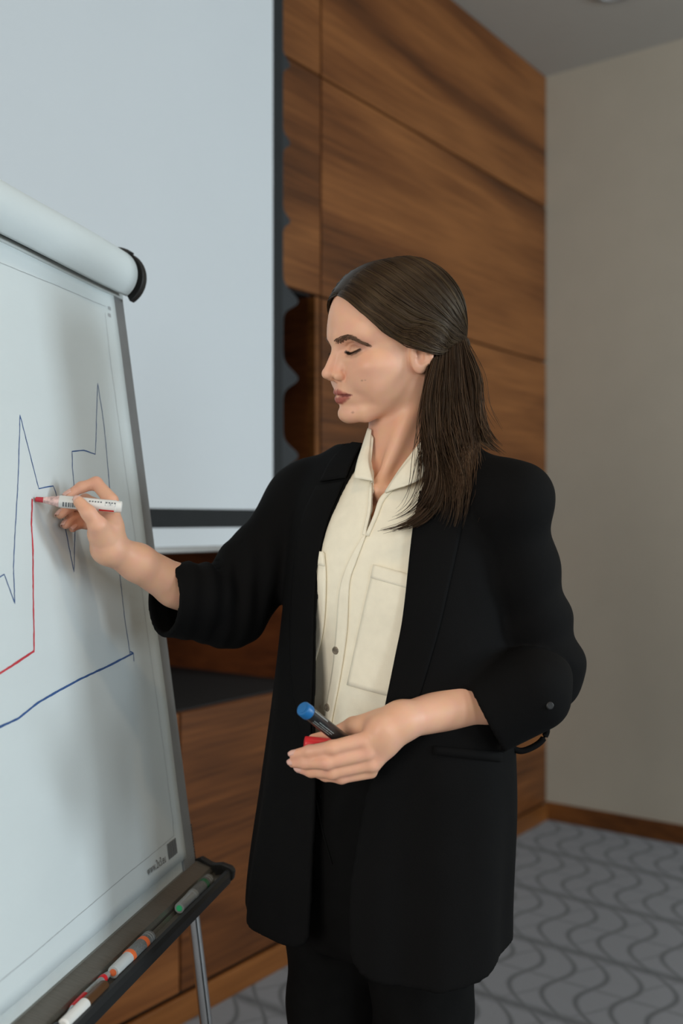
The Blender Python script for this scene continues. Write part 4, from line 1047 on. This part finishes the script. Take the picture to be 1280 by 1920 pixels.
for s in (1, -1):
    A = LEG(s)[2].copy(); A[2] = 0
    def shoe(p, A=A):
        d = smin(cone(p, A + t_F * -.02 + zz * .042, A + t_F * .14 + zz * .030, .040, .030), cone(p, A + zz * .05, A + zz * .10, .040, .042), .02)
        return smax(d, .004 - p[:, 2], .004)
    v, f = sdf_mesh(shoe, A - np.array([.2, .2, 0]), A + np.array([.2, .2, .15]), .006); o = cl(from_np('shoe', v, f, M_shoe)); bpy.context.view_layer.update()
    def sole(p, A=A): return smax(smax(cone(p * np.array([1, 1, .3]), (A + t_F * -.025) * np.array([1, 1, .3]), (A + t_F * .145) * np.array([1, 1, .3]), .042, .033), p[:, 2] - .012, .002), .0005 - p[:, 2], .001)
    v, f = sdf_mesh(sole, A - np.array([.2, .2, .006]), A + np.array([.2, .2, .03]), .005); child(from_np('sole', v, f, M_bplast), o)

# ------------------------------------------------------------------ markers in her hands
def marker_axis(a, b): a, b = Vector(a), Vector(b); return a, (b - a).normalized(), (b - a).length
TIP = Vector(bpt(*board_uv(66, 936, PN), PN)); TAIL = at(229, 951, 1.352)
a, d, L = marker_axis(TIP, TAIL)
mk = tag(empty('red_marker', a), 'uncapped white marker with red tip, held against the flip chart paper', 'marker')
z0 = Vector((0, 0, 0))
lathe('writing_tip', z0, d, [(0, .0020), (.001, .0032), (.009, .0036), (.0105, .0036)], M_ink_r, mk)
M_neck = mat('pink_stained_neck', (.78, .50, .46), .35, var=.35, scale=220)
lathe('marker_neck', z0, d, [(.0105, .0040), (.016, .0048), (.0235, .0062), (.0275, .0066), (.0275, .0072), (.031, .0076)], M_neck, mk)
lathe('marker_barrel', z0, d, [(.031, .0080), (.033, .0083), (L - .008, .0083), (L - .0075, .0078), (L - .001, .0076), (L, .006)], M_barrel, mk)
dd, uu, ww = frame_for(d)
def wrap(name, s0, s1, a0, a1, m, r=.00845, n=8):
    """print wrapped on the barrel, between angles measured from the side facing the camera"""
    back = (Vector((0, -1, 0)) - d * d.dot(Vector((0, -1, 0)))).normalized(); up = d.cross(back); 
    if up.z < 0: up = -up
    v = [];
    for i in range(n):
        an = math.radians(a0 + (a1 - a0) * i / (n - 1)); rr = back * math.cos(an) + up * math.sin(an)
        v += [d * s0 + rr * r, d * s1 + rr * r]
    f = [(2 * i, 2 * i + 1, 2 * i + 3, 2 * i + 2) for i in range(n - 1)]
    return from_np(name, v, f, m, mk)
rr = random.Random(5); s = .036
for i in range(12):
    w = rr.choice((.0009, .0014, .0022)); wrap('barcode_bar', s, s + w, -48, -2, M_print); s += w + rr.choice((.0008, .0013))
wrap('red_stripe', .083, L - .010, -62, -40, M_red)
for i in range(16):
    s = .048 + i * .0036
    if i in (5, 11): continue
    wrap('print_letter', s, s + .0022, 22, 36, M_print, n=4)
for q in (-1, 1): wrap('print_frame', L - .022, L - .0085, 17 + q * 20, 18.5 + q * 20, M_print_l, n=3)
wrap('print_frame', L - .022, L - .0215, -3, 37, M_print_l); wrap('print_frame', L - .009, L - .0085, -3, 37, M_print_l)
wrap('print_mark', L - .019, L - .011, 8, 11, M_print_l, n=3); wrap('print_mark', L - .016, L - .014, 4, 30, M_print_l)
# blue ended black marker and red capped marker in the left hand
a, d, L = marker_axis(at(567, 1328, 1.228), at(668, 1407, 1.312))
L = .118; mk = tag(empty('blue_marker', a), 'black marker with bright blue end sticking up from her lower hand', 'marker')
lathe('end_cap', z0, d, [(0, .0060), (.0005, .0082), (.002, .0094), (.012, .0096), (.013, .0088)], M_blue, mk)
lathe('end_disc', z0, d, [(-.0006, .0058), (.0004, .0058)], M_blue, mk)
lathe('marker_barrel', z0, d, [(.013, .0084), (.016, .0086), (L - .01, .0086), (L, .007)], M_bodyblk, mk)
M_fine = mat('small_white_print', (.24, .28, .28), .4, var=.9, scale=700)
for k_, (s0, s1) in enumerate(((.022, .06), (.022, .062), (.030, .064))): wrap('printed_line', s0, s1, -30 + k_ * 17, -24 + k_ * 17, M_fine, r=.0088, n=4)
wrap('pale_stripe', .014, .044, 52, 66, M_silver, r=.0088, n=4)
a, d, L = marker_axis(at(570, 1393, 1.290), at(690, 1404, 1.300)); L = .085
mk = tag(empty('capped_red_marker', a), 'marker with red cap held between her thumb and fingers', 'marker')
lathe('cap', z0, d, [(0, .0066), (.0006, .0082), (.002, .0088), (.035, .0088)], M_red, mk)
lathe('marker_barrel', z0, d, [(.035, .0086), (L - .006, .0086), (L, .007)], M_barrel, mk)

# ------------------------------------------------------------------ hair
def hair_mat():
    m, N, L, B = new_mat('dark_brown_hair')
    a = N.new('ShaderNodeVertexColor'); a.layer_name = 'tone'; L.new(a.outputs['Color'], B.inputs['Base Color'])
    B.inputs['Roughness'].default_value = .42; B.inputs['Specular IOR Level'].default_value = .32; B.inputs['Specular Tint'].default_value = (1.0, .82, .6, 1)
    return m
M_hair = hair_mat(); rng = np.random.default_rng(11)
def hair_obj(name, P, R, tones, parent, sides=3):
    v, f = strands_mesh(P, R, sides); o = from_np(name, v, f, M_hair)
    c = np.repeat(tones, P.shape[1] * sides, axis=0); ca = o.data.color_attributes.new('tone', 'FLOAT_COLOR', 'POINT')
    ca.data.foreach_set('color', np.hstack([c, np.ones((len(c), 1))]).astype(np.float32).ravel()); child(o, parent)
    if 'strands' in name: o['kind'] = 'stuff'
    return o
def solid_hair(name, fn, lo, hi, h, parent, tone=(.020, .011, .006)):
    v, f = sdf_mesh(fn, lo, hi, h, 2.2); o = from_np(name, v, f, M_hair); ca = o.data.color_attributes.new('tone', 'FLOAT_COLOR', 'POINT')
    ca.data.foreach_set('color', np.tile(np.array([*tone, 1], np.float32), len(v))); child(o, parent); return o
HLF = [-.13, -.07, -.0266, -.006, .011, .0276, .052, .0686, .0753, .09]; HLU = [-.03, -.006, .0040, .0135, .0150, .0275, .0500, .0755, .0905, .11]
def hair_thick(q): return .0045 + .0105 * np.clip(-q[:, 0] / .09, 0, 1) + .004 * np.clip((q[:, 2] - .06) / .06, 0, 1)
def hair_base(q):
    m = mir(q); return smin(head_base(q), ellip(m, (-.009, .0730, .0150), (.0230, .0120, .0170)), .024)
def cap(p):
    q = to_head(p); d = hair_base(q) - hair_thick(q) * .75
    return smax(d, (np.interp(q[:, 0], HLF, HLU) - q[:, 2]) * .7, .004)
bpy.context.view_layer.update()
hair = solid_hair('hair', cap, HO + np.array([-.13, -.13, -.09]), HO + np.array([.15, .14, .16]), .0030, person)
hair['label'] = 'long dark brown hair parted in the middle and half tied back'; bpy.context.view_layer.update()
# combed strands from the parting back to the tie
TIE = (-.110, .010, .012)
G = [[(.0765, .001, .0880), (.0695, .030, .0735), (.0535, .0500, .0480), (.0290, .0640, .0260), (.004, .0800, .0110), (-.0240, .0860, .0010), (-.070, .060, .0020), TIE],
     [(.0520, .001, .1155), (.0470, .035, .1050), (.0250, .0600, .0800), (-.010, .0730, .0550), (-.045, .0730, .0350), (-.072, .0600, .0230), (-.095, .038, .0150), TIE],
     [(.0100, .001, .1360), (.0000, .035, .1250), (-.025, .0600, .0980), (-.055, .0660, .0650), (-.080, .0550, .0400), (-.093, .0420, .0270), (-.103, .026, .0170), TIE],
     [(-.050, .001, .1250), (-.068, .015, .1120), (-.084, .0250, .0880), (-.097, .0260, .0600), (-.103, .0220, .0400), (-.106, .0180, .0280), (-.108, .014, .0190), TIE]]
GC = np.stack([catmull(g, 24) for g in G])            # 4 guides x 30 points
def comb(n, side, dark):
    s = rng.random(n) ** .9 * 3; i = np.minimum(s.astype(int), 2); t = (s - i)[:, None, None]
    g = lambda k: GC[np.clip(k, 0, 3)]
    a, b, c, d = 2 * GC[0] - GC[1], None, None, None
    P = g(i) * (1 - t) + g(i + 1) * t
    sm = t * t * (3 - 2 * t); P = g(i) * (1 - sm) + g(i + 1) * sm
    u = np.linspace(0, 1, 24)
    P = P + np.cumsum(rng.normal(0, .00030, P.shape), 1) * np.sin(u * math.pi)[None, :, None]
    lay = rng.random(n)
    S, m, _ = P.shape; q = P.reshape(-1, 3)
    hh = (hair_thick(q).reshape(S, m) * (.70 + .42 * lay[:, None]) + .0012 * np.sin(s * 34)[:, None] * np.sin(u * math.pi)[None]) * np.clip(u * 9 + .25, 0, 1)[None]
    for _ in range(3):
        d0 = hair_base(q); g_ = np.stack([hair_base(q + e) - d0 for e in np.eye(3) * 1e-3], 1); g_ /= np.linalg.norm(g_, axis=1, keepdims=True) + 1e-9
        q = q + g_ * np.clip(hh.ravel() - d0, -.01, .01)[:, None]
    q = q.reshape(S, m, 3); w = np.clip((u - .86) / .14, 0, 1)[None, :, None] ** 1.5
    q = q * (1 - w) + (np.array(TIE) + rng.normal(0, .004, (S, 1, 3))) * w
    q[:, :, 1] = np.maximum(q[:, :, 1], .0004); q[:, :, 1] *= side
    R = np.full((S, m), 0.00050) * (.7 + .6 * rng.random((S, 1))) * np.clip(u * 6 + .35, 0, 1)[None]
    k = rng.random((S, 1)); tone = np.array([.027, .0145, .0080]) * (.45 + 1.1 * k) + np.array([.030, .020, .007]) * (rng.random((S, 1)) > .75)
    return head_w(q.reshape(-1, 3)).reshape(S, m, 3), R, tone
a = comb(4200, 1, 0); b = comb(1500, -1, 0)
hair_obj('combed_strands', np.concatenate([a[0], b[0]]), np.concatenate([a[1], b[1]]), np.concatenate([a[2], b[2]]), hair)
# tie
TW = head_w(TIE)
child(lathe('hair_tie', TW - np.array(h_F) * .002, TW - np.array(h_F) * .02 - np.array(h_U) * .008, [(-.004, .006), (0, .009), (.006, .009), (.010, .006)], M_bplast, seg=16), hair)
# loose lower hair: sheets of strands between guide locks
def lock(g, n=26): return catmull([H(*x) for x in g], n)
LG = [lock([(803, 688, 1.400), (793, 740, 1.392), (787, 795, 1.385), (780, 840, 1.374), (762, 878, 1.360), (742, 912, 1.352), (736, 938, 1.350)]),
      lock([(815, 672, 1.404), (804, 730, 1.392), (800, 790, 1.382), (806, 850, 1.366), (812, 905, 1.350), (800, 952, 1.340), (765, 986, 1.336), (712, 1002, 1.340)]),
      lock([(830, 662, 1.412), (822, 730, 1.400), (818, 800, 1.388), (822, 860, 1.370), (832, 915, 1.352), (825, 960, 1.345), (797, 988, 1.340)]),
      lock([(848, 650, 1.428), (846, 720, 1.415), (845, 790, 1.400), (850, 850, 1.380), (860, 905, 1.362), (853, 965, 1.352), (846, 1008, 1.350)]),
      lock([(862, 640, 1.450), (872, 710, 1.435), (875, 780, 1.420), (880, 838, 1.402), (888, 880, 1.388)]),
      lock([(868, 638, 1.462), (892, 700, 1.452), (901, 770, 1.442), (913, 820, 1.430), (940, 850, 1.420)])]
LG = np.stack(LG)
def hang(n, w0, w1, spread, depth, rad, cut=(.55, 1.0), back=0.0, dark=1.0):
    w = rng.uniform(w0, w1, n); i = np.clip(w.astype(int), 0, 4); t = (w - i)[:, None, None]
    P = LG[i] * (1 - t) + LG[i + 1] * t
    u = np.linspace(0, 1, 26)
    end = rng.uniform(cut[0], cut[1], n)                              # strands end at different lengths
    x = u[None] * end[:, None] * 25; k = np.minimum(x.astype(int), 24); fx = (x - k)[:, :, None]
    P = np.take_along_axis(P, k[:, :, None], 1) * (1 - fx) + np.take_along_axis(P, k[:, :, None] + 1, 1) * fx
    off = rng.normal(0, 1, (n, 1, 3)) * np.array([spread, depth, spread * .4]); P = P + off * (.35 + .9 * u[None, :, None])
    P = P + np.array([0, back, 0]) * rng.random((n, 1, 1))
    f1, f2 = rng.uniform(3, 8, (n, 1)), rng.uniform(0, 6.28, (n, 1))
    P[:, :, 0] += .0022 * np.sin(f1 * u[None] + f2) * u[None]; P[:, :, 1] += .002 * np.sin(f1 * u[None] * 1.3 + f2 + 1) * u[None]
    ww = w[:, None] + np.zeros((1, 26)); P[:, :, 0] += .0055 * np.sin(7.5 * u[None] + 2.6 * ww) * u[None]; P[:, :, 1] -= .004 * np.sin(6.0 * u[None] + 3.3 * ww) * u[None]
    nc = max(2, n // 16); cid = rng.integers(0, nc, n); cl_ = rng.permutation(n)[:nc]
    near = cl_[np.argmin(((P[:, None, 12] - P[None, cl_, 12]) ** 2).sum(2), 1)]                 # each strand leans to its nearest lock
    wc = (.72 * u[None, :, None] ** 1.3) * rng.uniform(.4, 1.1, (n, 1, 1)); wc = np.clip(wc, 0, .93); P = P * (1 - wc) + P[near] * wc
    q = P.reshape(-1, 3)
    for _ in range(2):
        d0 = np.minimum(gencyl(q, JT), shirt_solid(q)); s = d0 < .009
        if not s.any(): break
        g_ = sdf_grad(lambda p: np.minimum(gencyl(p, JT), shirt_solid(p)), q[s], 1e-3); g_ /= np.linalg.norm(g_, axis=1, keepdims=True) + 1e-9
        q[s] += g_ * np.clip(.010 - d0[s], 0, .02)[:, None]
    P = q.reshape(n, 26, 3)
    R = rad * (.6 + .8 * rng.random((n, 1))) * np.clip((1 - u[None]) * 5 + .25, 0, 1)
    tone = np.array([.032, .0170, .0100]) * dark * (.45 + 1.1 * rng.random((n, 1))) + np.array([.040, .024, .013]) * (rng.random((n, 1)) > .7)
    return P, R, tone
parts = [hang(800, .9, 2.1, .0050, .006, .00045, (.50, 1.0)), hang(500, 2.0, 3.2, .006, .008, .00045, (.42, .78)), hang(40, .0, .9, .004, .004, .0004, (.6, 1.0)),
         hang(850, 3.0, 5.0, .007, .010, .00045, (.65, 1.0)), hang(500, 1.2, 4.0, .006, .012, .0005, (.40, .68), .03, .8), hang(36, 2.2, 3.4, .006, .004, .00035, (.85, 1.0)),
         hang(60, 3.6, 5.0, .014, .012, .0003, (.6, 1.0))]
hair_obj('loose_strands', *[np.concatenate(x) for x in zip(*parts)], hair)
core = [H(846, 652, 1.480), H(848, 720, 1.462), H(851, 790, 1.445), H(853, 838, 1.425)]
solid_hair('hair_mass', lambda p: smin(chain(p, core, [.026, .031, .032, .018], .01), chain(p, [H(826, 668, 1.44), H(818, 740, 1.425), H(822, 820, 1.40)], [.016, .015, .010], .01), .02), *bounds(core + [H(820, 740, 1.42)], .06), .005, hair)
# eyebrows and lashes
def brows(side):
    n = 240; s = rng.random(n); C_ = np.array([(.0105, .0262), (.0200, .0285), (.0300, .0308), (.0380, .0302), (.0450, .0255), (.0505, .0205)]); c = catmull(C_, 60)
    k = (s * 59).astype(int); base = c[k]; tan = np.gradient(c, axis=0)[k]; tan /= np.linalg.norm(tan, axis=1, keepdims=True)
    wid = np.interp(s, (0, .12, .5, .8, 1), (.0028, .0038, .0036, .0024, .0009)); nrm = np.stack([-tan[:, 1], tan[:, 0]], 1)
    v = rng.uniform(-1, 1, n); base = base + nrm * (v * wid)[:, None]
    ln = rng.uniform(.0045, .0080, n); dr = tan * .85 + nrm * np.interp(s, (0, .3, 1), (.40, .20, -.15))[:, None] * (.6 - .6 * v)[:, None]; dr /= np.linalg.norm(dr, axis=1, keepdims=True)
    u = np.linspace(0, 1, 5); LU = base[:, None] + dr[:, None] * (ln[:, None] * u)[:, :, None]
    F = on_face(LU.reshape(-1, 2), -.0006).reshape(n, 5, 3); F[:, :, 0] += .0008 * np.sin(u * math.pi)[None]; F[:, :, 1] *= side
    return head_w(F.reshape(-1, 3)).reshape(n, 5, 3), np.full((n, 5), .00038) * (1 - .6 * u)[None], np.array([.13, .072, .046]) * (.6 + .8 * rng.random((n, 1)))
def lashes(side):
    n = 34; c = catmull(np.array(LASH), 60); k = np.linspace(4, 59, n).astype(int); B0 = on_face(c[k] + np.array([0, .0004]), -.0006)
    u = np.linspace(0, 1, 7); out = np.stack([np.full(n, .55), np.interp(k, (0, 30, 59), (-.15, .35, .95)), np.full(n, -.62)], 1); out /= np.linalg.norm(out, axis=1, keepdims=True)
    ln = np.interp(k, (0, 30, 59), (.0040, .0062, .0070)) * rng.uniform(.8, 1.15, n)
    P = B0[:, None] + out[:, None] * (ln[:, None] * u)[:, :, None] + np.array([.25, 0, .75]) * (ln[:, None] * .45 * u ** 2)[:, :, None]
    P[:, :, 1] += (rng.normal(0, .0006, (n, 1)) * u); P[:, :, 1] *= side
    return head_w(P.reshape(-1, 3)).reshape(n, 7, 3), np.full((n, 7), .00036) * (1 - .7 * u)[None], np.tile(np.array([[.010, .007, .006]]), (n, 1))
for side in (1, -1):
    hair_obj('eyebrow', *brows(side), person); hair_obj('eyelashes', *lashes(side), person)
